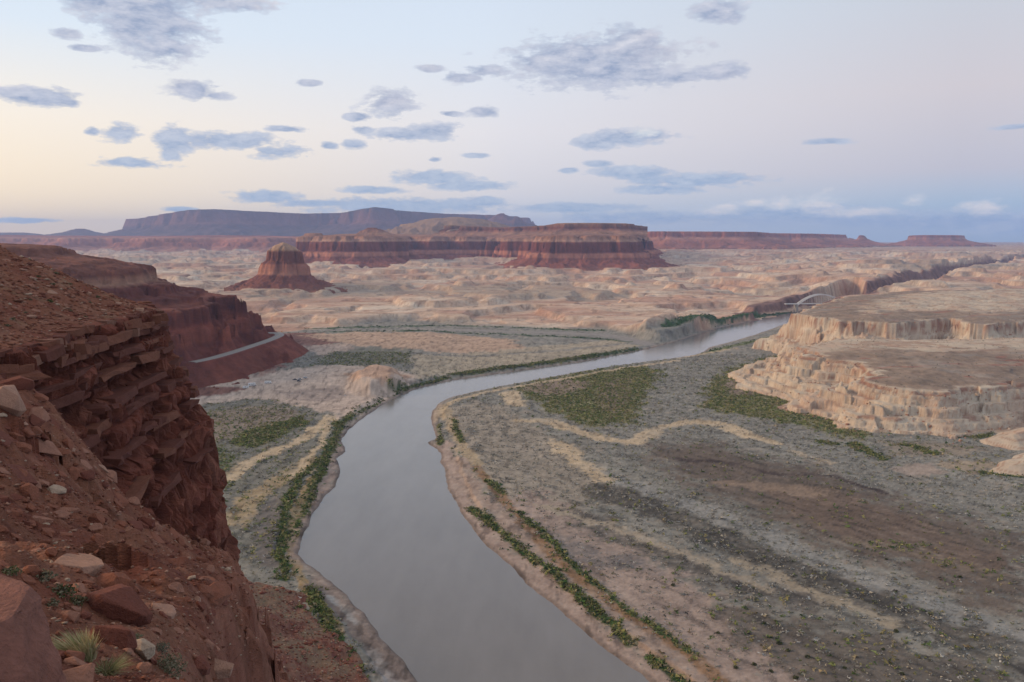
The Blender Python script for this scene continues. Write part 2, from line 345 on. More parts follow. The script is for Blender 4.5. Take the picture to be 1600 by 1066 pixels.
HUMP2 = PXY([(1000, 524), (1040, 512), (1090, 500), (1108, 505), (1090, 516), (1050, 524), (1010, 530)], 6)
def river_sd(x, y, warp=True):
    if warp:
        x = x + 3.0 * fbm(x / 26, y / 26, 4, ox=3.1); y = y + 4.0 * fbm(x / 26, y / 26, 4, ox=8.7)
    return sdist(x, y, RIVER)
def slick_relief(x, y, amp):
    wx = x + 40 * fbm(x / 210, y / 210, 3, ox=1.7); wy = y + 40 * fbm(x / 210, y / 210, 3, ox=6.2)
    msk = .12 + .62 * smooth((fbm(x / 520, y / 620, 3, ox=66.6) + .12) / .3)
    sc_ = fbm(wx / 420, wy / 520, 4, ox=86.6, gain=.55) * 2.4; scarp = np.floor(sc_ * 1.5) / 1.5 + smooth(((sc_ * 1.5) % 1) * 3.2 - 2.2) / 1.5
    h = amp * 1.25 * scarp + amp * msk * (1.0 * billow(wx / 300, wy / 330, 3, ox=2.2, gain=.5) + .8 * billow(wx / 150, wy / 150, 4, ox=12.2, gain=.5) - .4)
    t = h / 4.0; h2 = 4.0 * (np.floor(t) + smooth((t - np.floor(t)) * 2.4 - .7))
    return .35 * h + .65 * h2
def valley_height(x, y, want=False):
    rs = np.full(x.shape, 900.0); m = y < 3300
    rs[m] = river_sd(x[m], y[m])
    t = x / np.maximum(y, 1)
    base = plain_z(x, y)
    # slickrock starts beyond the terraces
    left = (t * F_PX + CX)
    edge = np.interp(left, [0, 300, 480, 620, 760, 950, 1010, 1100, 1200, 1260], [1500, 1560, 1700, 1850, 1780, 1700, 1560, 1700, 1950, 2050])
    edge = np.where(left > 1260, 1750, edge) + 70 * fbm(x / 120, y / 120, 3, ox=4.4)
    rock = smooth((y - edge) / 60)
    amp = np.interp(y, [1500, 2200, 3500, 6000, 9000], [12, 17, 20, 20, 22])
    rel = slick_relief(x, y, amp)
    near_r = smooth((rs - 6) / 120)
    flood = 3.2 + 1.6 * fbm(x / 90, y / 90, 4, ox=1.1) + .5 * fbm(x / 14, y / 14, 3, ox=9.0)
    # sandy boat-ramp terrace left of the river and the low slickrock around it
    terr = smooth((y - 950) / 180) * smooth((P(640, 600, 5)[0] + 40 - x) / 120 + .2) * (1 - smooth((y - 1650) / 80))
    flood = flood + terr * (4 + 5 * billow(x / 130, y / 110, 4, ox=5.5))
    z = flood * (1 - rock) + rock * (base + rel * (.35 + .65 * near_r))
    z = np.where(rock > 0, np.maximum(z, 1.5), z)
    for hp, ht, w in ((HUMP, 15, 26), (HUMP2, 16, 30)):
        d = sdist(x, y, hp) + 8 * fbm(x / 22, y / 22, 3, ox=7.1)
        z = z + ht * smooth(1 - (d + 4) / w) * (y < 2300)
    # side channel mud flat
    cd = np.full(x.shape, 999.0); m2 = (y > 1300) & (y < 2200) & (x < 500)
    cd[m2] = seg_dist(x[m2], y[m2] + 18 * fbm(x[m2] / 70, y[m2] / 70, 2), CHAN, False)
    k = smooth((cd - 16) / 40); z = z * k + (1 - k) * 2.2
    # river trench, banks
    bank = np.interp(rs, [-60, -4, -.6, 1.2, 4, 14, 40], [-3, -1.4, -.35, .55, 1.0, 1.9, 99])
    z = np.minimum(np.maximum(z, .9), bank)
    # gorge of the river upstream
    gd = np.full(x.shape, 9999.0); m3 = (y > 1850) & (x > 400)
    gd[m3] = seg_dist(x[m3], y[m3], GORGE, False) + 40 * fbm(x[m3] / 120, y[m3] / 120, 5, ox=2.6, gain=.6)
    gw = np.interp(y, [2000, 2400, 2700, 4000], [70, 75, 52, 46])
    prof = np.interp(gd - gw, [-50, -15, 0, 8, 16, 26, 44, 80], [-2, 2, 6, 26, 30, 50, 62, 400])
    z = np.where((gd < 400), np.minimum(z, np.maximum(prof, -2)), z)
    if want: return z, rs, rock, cd, gd - gw
    return z

# zones of the flood plain: (points in the photo at flood-plain level, half width or None for an area, feather m, warp m, colour, scrub, green)
GREY = (.24, .228, .195); LGREY = (.27, .26, .235); SAND = (.43, .34, .265); PSAND = (.33, .25, .205); MUD = (.125, .095, .073); DMUD = (.07, .05, .042); RUST = (.26, .155, .085)
GRN = (.085, .125, .03); DGRN = (.04, .085, .022); OLIVE = (.225, .21, .10); STRAW = (.50, .385, .25); BRN = (.25, .185, .14); WET = (.19, .15, .13)
Z5 = 4.0
ZONES = [
 # right flood plain
 ('a', [(690, 640), (740, 625), (800, 640), (900, 700), (960, 760), (900, 800), (800, 800), (730, 740)], 14, 10, (.30, .255, .20), .8, 0),
 ('a', [(740, 770), (850, 770), (980, 850), (1120, 930), (1260, 1010), (1380, 1090), (1150, 1090), (980, 960), (820, 850)], 18, 16, PSAND, .35, .01),
 ('a', [(1080, 925), (1240, 960), (1420, 1000), (1640, 1090), (1300, 1100), (1180, 1010)], 14, 16, (.125, .105, .085), .6, .06),
 ('l', [(860, 840), (930, 870), (1000, 885)], 9, 8, 9, (.19, .165, .15), .5, 0),
 ('l', [(900, 800), (1000, 850), (1120, 900), (1260, 940)], 12, 10, 12, (.12, .105, .088), .8, .02),
 ('l', [(840, 790), (960, 820), (1080, 870), (1200, 915)], 5, 6, 9, (.35, .29, .215), .3, 0),
 ('a', [(1010, 690), (1090, 688), (1200, 715), (1330, 750), (1480, 800), (1640, 850), (1640, 970), (1480, 920), (1330, 865), (1200, 815), (1080, 755), (1025, 720)], 46, 24, MUD, .05, .02),
 ('a', [(1180, 760), (1340, 775), (1480, 830), (1600, 880), (1560, 905), (1380, 860), (1240, 800)], 16, 14, (.15, .108, .08), .0, .01),
 ('l', [(1130, 752), (1200, 760), (1290, 770)], 9, 9, 8, (.24, .175, .125), 0, 0),
 ('l', [(1060, 716), (1130, 722), (1210, 738), (1300, 742), (1375, 766)], 4.5, 4, 5, DMUD, .1, 0),
 ('l', [(1320, 840), (1430, 860), (1560, 900)], 8, 9, 9, (.20, .155, .115), .1, .12),
 ('l', [(930, 735), (1020, 770), (1100, 795), (1200, 835), (1300, 880), (1400, 920), (1520, 968), (1660, 1030)], 11, 8, 6, LGREY, 1.0, .01),
 ('l', [(940, 765), (1040, 800), (1140, 845), (1280, 905), (1400, 950), (1560, 1010), (1660, 1060)], 15, 9, 9, (.095, .085, .07), .9, .03),
 ('l', [(1150, 870), (1280, 930), (1400, 975)], 5, 6, 6, (.33, .275, .20), .6, 0),
 ('a', [(800, 605), (870, 588), (1000, 570), (1034, 580), (1010, 612), (992, 662), (930, 667), (880, 650), (832, 622)], 18, 14, OLIVE, .25, .42),
 ('a', [(810, 606), (880, 590), (925, 596), (900, 612), (850, 618)], 8, 8, BRN, .15, .1),
 ('a', [(935, 600), (985, 585), (985, 620), (962, 648), (935, 640)], 8, 8, (.235, .18, .125), .1, .3),
 ('a', [(1105, 604), (1140, 575), (1225, 553), (1238, 600), (1262, 640), (1340, 650), (1372, 665), (1350, 688), (1250, 662), (1170, 648), (1105, 640)], 18, 14, OLIVE, .3, .38),
 ('a', [(1128, 600), (1150, 582), (1210, 574), (1222, 600), (1180, 618), (1140, 615)], 8, 8, BRN, .1, .1),
 ('a', [(1255, 625), (1340, 640), (1372, 662), (1300, 655)], 8, 8, (.25, .2, .15), .1, .12),
 ('a', [(1412, 667), (1450, 659), (1565, 662), (1545, 680), (1500, 684), (1440, 676)], 5, 6, GRN, 0, 1),
 ('a', [(1380, 690), (1470, 690), (1560, 700), (1500, 712), (1400, 712)], 8, 8, (.27, .22, .165), .4, .05),
 ('l', [(1240, 606), (1262, 634), (1300, 646), (1345, 655), (1385, 668)], 5, 4, 6, GRN, .1, .7),
 ('l', [(1335, 692), (1352, 702), (1380, 714)], 5, 4, 4, GRN, 0, .9),
 ('l', [(1415, 695), (1440, 700), (1462, 708)], 4, 4, 4, GRN, 0, .9),
 ('l', [(1280, 688), (1310, 694)], 4, 4, 4, GRN, 0, .8),
 ('l', [(1525, 736), (1560, 741), (1610, 745)], 3, 3, 3, DGRN, 0, 1),
 ('a', [(1460, 722), (1530, 715), (1570, 728), (1510, 742)], 8, 8, (.32, .25, .175), .3, .05),
 ('a', [(1390, 728), (1450, 722), (1475, 738), (1420, 744)], 6, 6, (.34, .27, .22), .0, 0),
 ('l', [(812, 657), (850, 656), (890, 668), (940, 684), (985, 692), (1010, 680), (1040, 664), (1090, 656), (1135, 664), (1170, 680), (1208, 690)], 9, 4, 7, STRAW, .15, 0),
 ('l', [(870, 690), (905, 720), (945, 748)], 9, 7, 7, STRAW, .5, 0),
 ('a', [(782, 612), (808, 610), (824, 634), (790, 634)], 5, 5, STRAW, .2, 0),
 ('l', [(1240, 706), (1300, 722)], 5, 5, 6, (.40, .32, .225), .3, 0),
 # right bank of the river
 ('l', [(676, 655), (684, 640), (704, 626), (760, 612), (850, 596), (960, 577), (1060, 562)], 5, 3, 3, STRAW, .1, 0),
 ('l', [(690, 690), (700, 740), (722, 790), (760, 838), (810, 880), (870, 932), (930, 990), (1010, 1045), (1060, 1090)], 9, 4, 5, (.38, .285, .235), 0, 0),
 ('l', [(715, 715), (740, 765), (790, 820), (850, 875), (900, 925), (990, 985), (1100, 1062)], 7, 4, 5, (.35, .26, .205), .05, 0),
 ('l', [(706, 650), (722, 690), (745, 728), (775, 765), (820, 815), (850, 850), (905, 905), (970, 950), (1060, 1005), (1130, 1060)], 4, 3, 3, RUST, .4, .05),
 ('l', [(690, 630), (702, 655), (720, 690), (742, 722)], 6, 4, 4, (.41, .315, .20), .1, 0),
 ('l', [(684, 660), (686, 690)], 2.5, 2, 2, GRN, 0, .9),
 ('l', [(708, 655), (722, 690)], 2, 2, 2, DGRN, 0, .9),
 ('l', [(765, 750), (785, 770)], 2.5, 2, 2, GRN, 0, .9),
 ('l', [(735, 788), (762, 812), (800, 842), (850, 882), (900, 925), (945, 962), (990, 1002)], 2.4, 2, 2.5, DGRN, 0, 1),
 ('l', [(810, 800), (842, 826), (868, 850), (920, 905), (1000, 960), (1090, 1022)], 1.8, 2, 3, DGRN, .1, .6),
 ('l', [(1015, 1020), (1070, 1060), (1110, 1090)], 2.5, 2, 2, DGRN, 0, .9),
 # left flood plain
 ('a', [(300, 628), (420, 622), (500, 640), (520, 690), (480, 780), (430, 900), (330, 860), (300, 700)], 14, 10, (.185, .175, .145), .75, .05),
 ('a', [(300, 645), (400, 632), (470, 642), (480, 660), (420, 672), (330, 690), (300, 690)], 12, 10, (.24, .19, .15), .3, .12),
 ('a', [(362, 690), (385, 670), (430, 662), (470, 648), (475, 660), (435, 684), (400, 698)], 6, 8, OLIVE, .1, .8),
 ('l', [(310, 690), (350, 720), (345, 760)], 10, 10, 8, (.17, .17, .12), .6, .3),
 ('l', [(352, 748), (385, 722), (430, 703), (470, 686), (500, 664), (520, 650)], 7, 4, 6, STRAW, .2, 0),
 ('l', [(365, 815), (390, 780), (430, 752), (465, 735), (500, 715)], 11, 6, 7, (.36, .27, .16), .35, .05),
 ('l', [(512, 660), (505, 690), (480, 715), (462, 745)], 4, 3, 4, STRAW, .1, 0),
 ('a', [(400, 800), (440, 770), (448, 840), (430, 900), (400, 880)], 6, 6, (.15, .13, .115), .5, .1),
 ('l', [(500, 718), (470, 742), (447, 790), (440, 860), (448, 900)], 2.6, 2, 3, DGRN, 0, .95),
 ('l', [(515, 700), (500, 735), (478, 780), (468, 830)], 3, 2, 3, GRN, 0, .9),
 ('l', [(488, 745), (462, 790), (456, 850), (472, 905), (500, 950), (530, 985)], 3.2, 2, 3, (.37, .255, .13), .1, .05),
 ('l', [(536, 690), (515, 735), (495, 775), (480, 815), (466, 860)], 4.5, 3, 4, (.33, .245, .20), 0, 0),
 ('l', [(560, 640), (530, 660), (520, 690), (512, 700)], 4, 3, 4, GRN, .1, .6),
 ('l', [(640, 606), (600, 622), (560, 640)], 5, 4, 5, DGRN, .1, .8),
 ('l', [(500, 900), (545, 950), (590, 1010), (640, 1066), (680, 1100)], 8, 4, 6, WET, 0, 0),
 ('l', [(520, 925), (545, 950), (560, 968)], 2.5, 2, 3, (.34, .33, .31), 0, 0), ('l', [(575, 1010), (600, 1045), (625, 1080)], 4, 4, 5, (.36, .32, .29), 0, 0),
 ('l', [(486, 915), (505, 960), (525, 1005), (560, 1060)], 3, 2, 3, DGRN, 0, .85),
 ('l', [(440, 930), (462, 950)], 3, 3, 3, GRN, 0, .8), ('l', [(486, 1010), (520, 1050)], 3, 3, 3, DGRN, 0, .9),
 ('l', [(470, 960), (500, 1010), (540, 1060)], 4, 4, 4, (.35, .25, .14), .2, .1),
 # terrace with the boat ramp, beyond the left flood plain
 ('a', [(250, 625), (310, 606), (420, 585), (560, 570), (660, 590), (610, 622), (540, 650), (480, 636), (400, 622), (300, 632)], 12, 10, (.50, .39, .315), 0, 0),
 ('a', [(430, 520), (500, 524), (530, 538), (470, 556), (440, 580), (410, 590), (400, 560)], 16, 14, (.215, .10, .075), .05, 0),
 ('a', [(470, 545), (540, 540), (560, 552), (500, 562)], 10, 10, (.46, .345, .275), .0, 0),
 ('l', [(300, 604), (340, 603), (380, 602), (420, 598)], 2.2, 1.5, 1, (.44, .31, .25), 0, 0),
 ('a', [(290, 606), (370, 606), (390, 608), (350, 616), (290, 622)], 5, 4, (.20, .085, .06), 0, 0),
 ('a', [(540, 590), (600, 578), (640, 592), (600, 612), (555, 606)], 8, 8, (.45, .29, .20), 0, 0),
 ('a', [(440, 612), (520, 606), (545, 618), (500, 628), (450, 624)], 6, 6, (.33, .26, .22), .1, 0),
 ('l', [(470, 630), (500, 640), (545, 645)], 1.5, 1, 1, (.42, .33, .27), 0, 0),
 ('a', [(500, 560), (560, 548), (650, 545), (640, 572), (560, 578), (500, 574)], 12, 12, (.17, .165, .13), .5, .15),
 ('a', [(640, 560), (760, 548), (960, 530), (1000, 540), (900, 558), (760, 578), (650, 592)], 12, 10, (.37, .31, .225), .3, .0),
 ('l', [(640, 555), (740, 556), (860, 548), (980, 536)], 9, 8, 9, (.23, .215, .19), .6, 0),
 ('a', [(470, 528), (560, 522), (700, 522), (800, 530), (820, 545), (700, 552), (560, 545)], 16, 16, (.46, .315, .22), .0, 0),
 ('l', [(612, 610), (650, 600), (700, 588)], 4, 3, 4, DGRN, 0, .8),
 ('l', [(712, 584), (780, 575), (850, 566), (920, 556), (1000, 543)], 7, 4, 4, DGRN, 0, 1),
 ('l', [(640, 606), (740, 586), (850, 574), (960, 556), (1040, 536)], 3.5, 3, 3, (.29, .195, .15), 0, 0),
 ('l', [(440, 523), (560, 521), (680, 520), (800, 522), (920, 528), (980, 533)], 7, 6, 9, DGRN, 0, .8),
 ('l', [(480, 513), (560, 511), (700, 508), (820, 512), (940, 516)], 8, 6, 9, DGRN, 0, .65),
 ('l', [(1040, 522), (1110, 508), (1180, 494), (1240, 486)], 12, 8, 6, DGRN, 0, .85),
 ('l', [(1090, 553), (1130, 544), (1180, 532), (1205, 526)], 8, 6, 5, (.13, .15, .05), 0, .6),
 ('l', [(1060, 558), (1110, 550), (1150, 544)], 5, 4, 4, STRAW, 0, 0),
]
ZW = []
for zn in ZONES:
    if zn[0] == 'a': ZW.append((True, PXY(zn[1], Z5), 0, zn[2], zn[3], np.array(zn[4]), zn[5], zn[6]))
    else: ZW.append((False, PXY(zn[1], Z5), zn[2], zn[3], zn[4], np.array(zn[5]), zn[6], zn[7]))
SD = P(1500, 960, 4)[:2] - P(940, 740, 4)[:2]; SD = SD / np.hypot(*SD)
def zone_fields(x, y, rs):
    """colour, scrub density and green density of the flood plain at points"""
    n = len(x); col = np.tile(np.array(GREY), (n, 1)); sc = np.full(n, .85); gr = np.full(n, .012)
    w1 = fbm(x / 26, y / 26, 5, ox=12.1, gain=.68); w2 = fbm(x / 26, y / 26, 5, ox=21.7, gain=.68); pt = fbm(x / 7, y / 7, 3, ox=61.7, gain=.6)
    tone = fbm(x / 60, y / 32, 5, ox=5.3, gain=.62)
    col *= (1 + .30 * tone)[:, None]
    dk = smooth((fbm(x / 40, y / 14, 5, ox=31.0, gain=.65) - .12) / .25)
    col = col * (1 - .35 * dk[:, None]); 
    pal = smooth((fbm(x / 30, y / 12, 5, ox=41.0, gain=.65) - .14) / .2)[:, None]
    col = col * (1 - .55 * pal) + .55 * pal * np.array((.33, .27, .21))
    su = (x * SD[0] + y * SD[1]); sv_ = (-x * SD[1] + y * SD[0]); rgtw = smooth((x - np.interp(y, [300, 500, 700, 900], [60, 10, -10, 60])) / 60)
    stk = fbm(su / 46 + .8 * w1, sv_ / 6.5 + 1.2 * w2, 5, ox=101.0, gain=.62) * rgtw + (1 - rgtw) * fbm(x / 9, y / 34, 4, ox=111.0, gain=.6)
    for area, pts, hw, fe, wp, c, s_, g_ in ZW:
        mar = hw + 1.4 * fe + 2 * wp + 3; lo = pts.min(0) - mar; hi = pts.max(0) + mar
        m = np.nonzero((x > lo[0]) & (x < hi[0]) & (y > lo[1]) & (y < hi[1]))[0]
        if len(m) == 0: continue
        xx = x[m] + wp * 2.2 * w1[m]; yy = y[m] + wp * 3.0 * w2[m]
        d = sdist(xx, yy, pts) if area else seg_dist(xx, yy, pts, False) - hw
        wd = smooth(.5 - d / fe + .8 * pt[m]); w = wd * (.93 if area else np.clip(1.0 - .35 * smooth(tone[m] * 2.5), 0, 1) * np.clip(1 - .35 * smooth((pt[m] - .05) / .3), 0, 1))
        vv = (c[None] * (1 + .35 * tone[m] + .18 * w1[m])[:, None])
        col[m] = col[m] * (1 - w[:, None]) + vv * w[:, None]
        sc[m] = sc[m] * (1 - wd) + s_ * wd; gr[m] = gr[m] * (1 - wd) + g_ * wd
    # wet strip and bare bar at the water's edge
    w = smooth(1 - (rs - 1.5) / 2.2)[:, None]; col = col * (1 - w) + w * np.array((.20, .155, .13))
    w = smooth(1 - np.abs(rs - 5) / 5)[:, None] * .5; col = col * (1 - w) + w * np.array(PSAND)
    sc = sc * smooth((rs - 6) / 8); gr = gr * smooth((rs - 3) / 4)
    dks = smooth((stk - .10) / .2)[:, None]; lts = smooth((-stk - .12) / .2)[:, None]
    col = col * (1 - .42 * dks); col = col * (1 - .4 * lts) + .4 * lts * (col * .6 + np.array((.17, .14, .112)))
    sc = np.clip(sc * (1 + 1.2 * stk), 0, 1)
    col = col * (1 + .38 * pt + .25 * fbm(x / 2.6, y / 2.6, 2, ox=8.8))[:, None]
    return np.clip(col, .02, .8), sc, gr
def rock_colour(x, y, z):
    """albedo of the pale slickrock country"""
    n1 = fbm(x / 420, y / 260, 5, ox=13.0, gain=.6); n2 = fbm(x / 60, y / 45, 4, ox=3.7, gain=.6); n3 = fbm(x / 900, y / 700, 3, ox=23.0)
    c = np.tile(np.array((.575, .415, .30)), (len(x), 1))
    def mixin(c, col, w): w = np.clip(w, 0, 1)[:, None]; return c * (1 - w) + np.array(col) * w
    c = mixin(c, (.46, .275, .20), smooth((n1 + .02) / .22) * .85)
    c = mixin(c, (.62, .53, .42), smooth((-n1 - .05) / .25) * .7)
    band = np.sin(z * 1.1 + 3 * n2 + 1.5 * n1)
    c = mixin(c, (.33, .20, .135), smooth((band - .45) / .5) * .5); st_ = fbm(x / 160, y / 34, 4, ox=29, gain=.62); c = mixin(c, (.36, .20, .14), smooth((st_ - .12) / .18) * .6); c = mixin(c, (.64, .55, .45), smooth((-st_ - .16) / .2) * .45)
    c = mixin(c, (.31, .255, .20), smooth((n3 + .4 * n2 - .12) / .2) * .65)
    sh = fbm(x / 26, y / 70, 4, ox=77.0, gain=.65); c = mixin(c, (.20, .14, .105), smooth((sh - .2) / .14) * .6)
    return c * (1 + .3 * n2)[:, None]

# ------------------------------------------------------------------ ground sheet
def polar_grid(t0, t1, nc, Ds):
    t = np.linspace(t0, t1, nc); D, T = np.meshgrid(Ds, t, indexing='ij'); return D * T, D.copy()
def build_ground():
    py = np.linspace(1230, 541, 340)
    Ds = np.array([P(800, v, 5.0)[1] for v in py]); Ds = np.concatenate([Ds, np.arange(Ds[-1] + 8, 3000, 9.5), np.arange(3000, 5000, 22), np.arange(5000, 11000, 70), np.geomspace(11100, 26000, 20)])
    X, Y = polar_grid(-.73, .73, 960, Ds)
    x, y = X.ravel(), Y.ravel()
    z, rs, rock, cd, gd = valley_height(x, y, True)
    col = rock_colour(x, y, z)
    m = np.nonzero((y < 2300) & (rock < .999))[0]
    fc, _, gr = zone_fields(x[m], y[m], rs[m])
    r = rock[m][:, None]; col[m] = fc * (1 - r) + col[m] * r
    # shade of the gorge walls painted into their colour with stain noise, mud of the side channel
    w = (smooth((gd + 8) / 8) * (1 - smooth((gd - 34) / 12)))[:, None] * (gd < 100)[:, None]
    col = col * (1 - w) + w * (np.array((.215, .125, .10)) * (1 + .9 * fbm(x / 30, y / 30, 3, ox=6.1))[:, None])
    w = (1 - smooth((cd - 14) / 8))[:, None]; col = col * (1 - w) + w * np.array((.27, .245, .22))
    # green margins laid over rock too
    m = np.nonzero((y > 1250) & (y < 2300))[0]
    if len(m):
        fc, _, gr = zone_fields(x[m], y[m], rs[m]); w = smooth((gr - .3) / .4)[:, None]; col[m] = col[m] * (1 - w) + fc * w
    o = grid_mesh('ground', X, Y, z.reshape(X.shape), M_GROUND, col)
    tag(o, 'broad desert valley floor of scrub flats, sandbars and pale slickrock', None, None, 'structure')
    return o
build_ground(); print('ground', time.time() - T0)

def build_river():
    xs = np.linspace(-260, 1500, 60); ys = np.linspace(180, 3000, 90)
    X, Y = np.meshgrid(xs, ys); k = sdist(X.ravel(), Y.ravel(), RIVER).reshape(X.shape) < 60
    k |= seg_dist(X.ravel(), Y.ravel(), GORGE, False).reshape(X.shape) < 90
    o = grid_mesh('river', X, Y, np.zeros_like(X), M_WATER, keep=k); tag(o, 'wide muddy grey river curving through the valley', None, None, 'structure')
build_river()

# ------------------------------------------------------------------ pale sandstone bluffs right of the river
def bluff_height(x, y):
    wx = x + 14 * fbm(x / 45, y / 45, 4, ox=2.2, gain=.6); wy = y + 14 * fbm(x / 45, y / 45, 4, ox=7.9, gain=.6)
    out = np.full(x.shape, -50.0); top = np.zeros(x.shape)
    for poly, zf, prof in ((BLUFF_A, lambda X, Y: 36 + np.clip((Y - 830) / 200, 0, 1) * 11 - np.clip((X - 420) / 300, 0, 1) * 2, 'A'),
                           (BLUFF_B, lambda X, Y: 64 + 0 * X, 'B')):
        d0 = sdist(wx, wy, poly); zt = zf(x, y)
        ro = random.Random(3 if prof == 'A' else 4); d = d0 + 16 * (cell(x / 40 + .4 * fbm(x / 25, y / 25, 2), y / 40, 7) - .5) + 22 * fbm(x / 75, y / 75, 3, ox=95)
        shr = 5 * fbm(x / 24, y / 24, 3, ox=4.7)
        h = zt + np.interp(-d, [0, 6, 60, 160], [0, .6, 4.5, 7]); o_, c_, k_ = 0.0, 0.0, 0
        while c_ < (46 if prof == 'A' else 84):
            th = ro.choice([2.4, 3.2, 4.6, 6.0]); nk = shr + 2.6 * fbm(x / 10 + 13 * k_, y / 10 - 7 * k_, 3, gain=.6) + (3 * (cell(x / 16 + 5 * k_, y / 16, 30 + k_) - .5) if k_ % 3 == 1 else 0)
            lowr = min(1, c_ / 22); h = h - th * smooth((d - o_ - nk) / (ro.choice([.9, 1.5, 2.5]) + 3.5 * lowr)); c_ += th; o_ += th * ro.choice([.4, .9, 1.7]) * (1 + .3 * lowr); k_ += 1
        h = h - np.maximum(d - o_, 0) * .9 + .5 * fbm(x / 5, y / 5, 3, ox=5) * smooth(d / 3)
        intr = smooth((-d - (26 if prof == 'A' else 50)) / 60)
        h = h + intr * ((5 if prof == 'A' else 14) * (billow(x / 110, y / 90, 4, ox=14.0, gain=.5) - .3)) + .9 * fbm(x / 22, y / 22, 4, ox=25) * smooth((-d) / 8)
        top = np.where(h > out, -d, top); out = np.maximum(out, h)
    for poly in (TONGUE1, TONGUE2):
        d = sdist(x + 6 * fbm(x / 30, y / 30, 3), y + 6 * fbm(x / 30, y / 30, 3, ox=4), poly)
        h = np.interp(d, [-30, -10, 0, 8, 16, 24], [16, 12, 8, 5.5, 2, -8]) + 1.2 * fbm(x / 20, y / 14, 4)
        top = np.where(h > out, -99, top); out = np.maximum(out, h)
    return out, top
def build_bluff():
    Ds = np.concatenate([np.linspace(560, 760, 90), np.linspace(762, 1180, 240), np.linspace(1183, 2000, 130)])
    X, Y = polar_grid(.262, .72, 400, Ds); x, y = X.ravel(), Y.ravel()
    z, top = bluff_height(x, y); g = valley_height(x, y)
    n1 = fbm(x / 50, y / 50, 5, ox=9.9, gain=.6); n2 = fbm(x / 12, y / 12, 4, ox=4.2, gain=.6)
    c = np.tile(np.array((.50, .40, .30)), (len(x), 1))
    def mixin(c, col, w): w = np.clip(w, 0, 1)[:, None]; return c * (1 - w) + np.array(col) * w
    c = mixin(c, (.50, .34, .245), smooth((n1 - .04) / .25) * .55)
    c = mixin(c, (.60, .51, .39), smooth((-n1) / .25) * .6)
    gz, gx = np.gradient(z.reshape(X.shape)); 
    band = np.sin(z * 1.5 + 2.6 * n1) + .6 * np.sin(z * 3.7 + n2 * 2); c = mixin(c, (.33, .19, .125), smooth((band - .55) / .4) * .55)
    seam = smooth((fbm(x / 26, y / 26, 3, ox=88) - .05) / .2) * smooth((np.sin(z * .55 + 1.5 * n1) - .6) / .3) * (top < 0); c = mixin(c, (.30, .15, .095), seam * .7)
    rim = smooth(1 - np.abs(top + 2.0) / 4.0); c = mixin(c, (.27, .125, .08), rim * smooth((n2 + .28) / .25) * .85)
    pav = smooth((top - 3 + 16 * n1) / 8) * (1 - smooth((top - 70 + 120 * n1) / 50) * (z > 52)); pav = pav * (1 - smooth((y - 1010 + 60 * n1) / 60) * (z < 58)); c = mixin(c, (.26, .19, .14), pav * .9)
    c = mixin(c, (.30, .13, .09), pav * smooth((fbm(x / 70, y / 26, 3, ox=61) - .26) / .1) * .7)
    c = mixin(c, (.29, .25, .21), pav * smooth((fbm(x / 110, y / 50, 3, ox=71) - .12) / .2) * .6)
    c = c * (1 + .2 * n2)[:, None] * (1 + pav * (.45 * fbm(x / 9, y / 14, 4, ox=35, gain=.65) + .35 * fbm(x / 60, y / 30, 3, ox=36)))[:, None]
    keep = (z > g - 2.5).reshape(X.shape)
    o = grid_mesh('sandstone_bluff', X, Y, z.reshape(X.shape), M_BLUFF, c, keep)
    tag(o, 'cream sandstone bluffs with grey-brown pavement tops right of the river', None, None, 'structure')
build_bluff(); print('bluff', time.time() - T0)

# ------------------------------------------------------------------ mesas, buttes and headland
def mesa(name, label, poly, prof, mat, pxr, Dr, nc, nr, warp=(30, 120), ztop=None, gully=(.25, 150), color=None, base=-1e9, closed_smooth=4, ledge=0):
    pw = PD(poly) if not isinstance(poly, np.ndarray) else poly
    if closed_smooth: pw = catmull(pw, closed_smooth, True)
    Ds = np.linspace(Dr[0], Dr[1], nr); X, Y = polar_grid((pxr[0] - CX) / F_PX, (pxr[1] - CX) / F_PX, nc, Ds); x, y = X.ravel(), Y.ravel()
    a, wl = warp
    xx = x + a * fbm(x / wl, y / wl, 5, ox=1.3, gain=.58); yy = y + a * fbm(x / wl, y / wl, 5, ox=9.3, gain=.58)
    a2, w2 = a * .34, wl * .2; xx = xx + a2 * fbm(x / w2, y / w2, 4, ox=5.3, gain=.6); yy = yy + a2 * fbm(x / w2, y / w2, 4, ox=15.3, gain=.6)
    d = sdist(xx, yy, pw) + a * .8 * (cell(x / (wl * .55), y / (wl * .55), 9) - .5) + a * .3 * (cell(x / (wl * .2), y / (wl * .2), 19) - .5)
    g = 1 + gully[0] * (billow(x / gully[1], y / gully[1], 3, ox=4.1) - .3) * 2
    dd = np.where(d > 0, d * g, d)
    prof = list(prof) + [(prof[-1][0] * 1.5 + 40, prof[-1][1] - 400)]
    z = np.interp(dd, [p[0] for p in prof], [p[1] for p in prof])
    if ztop is not None:
        dz = np.interp(x / y * F_PX + CX, [p[0] for p in ztop], [p[1] for p in ztop])
        z = z + dz * smooth(1 - d / (abs(prof[-1][0]) * .6))
    z = z + ledge * fbm(x / 25, y / 25, 3, ox=8)
    gr = plain_z(x, y)
    keep = (z > gr - 14).reshape(X.shape) & (z > base).reshape(X.shape)
    o = grid_mesh(name, X, Y, z.reshape(X.shape), mat, None, keep)
    tag(o, label, None, None, 'structure'); return o
NS = [(.02, .7), (.09, .8)]
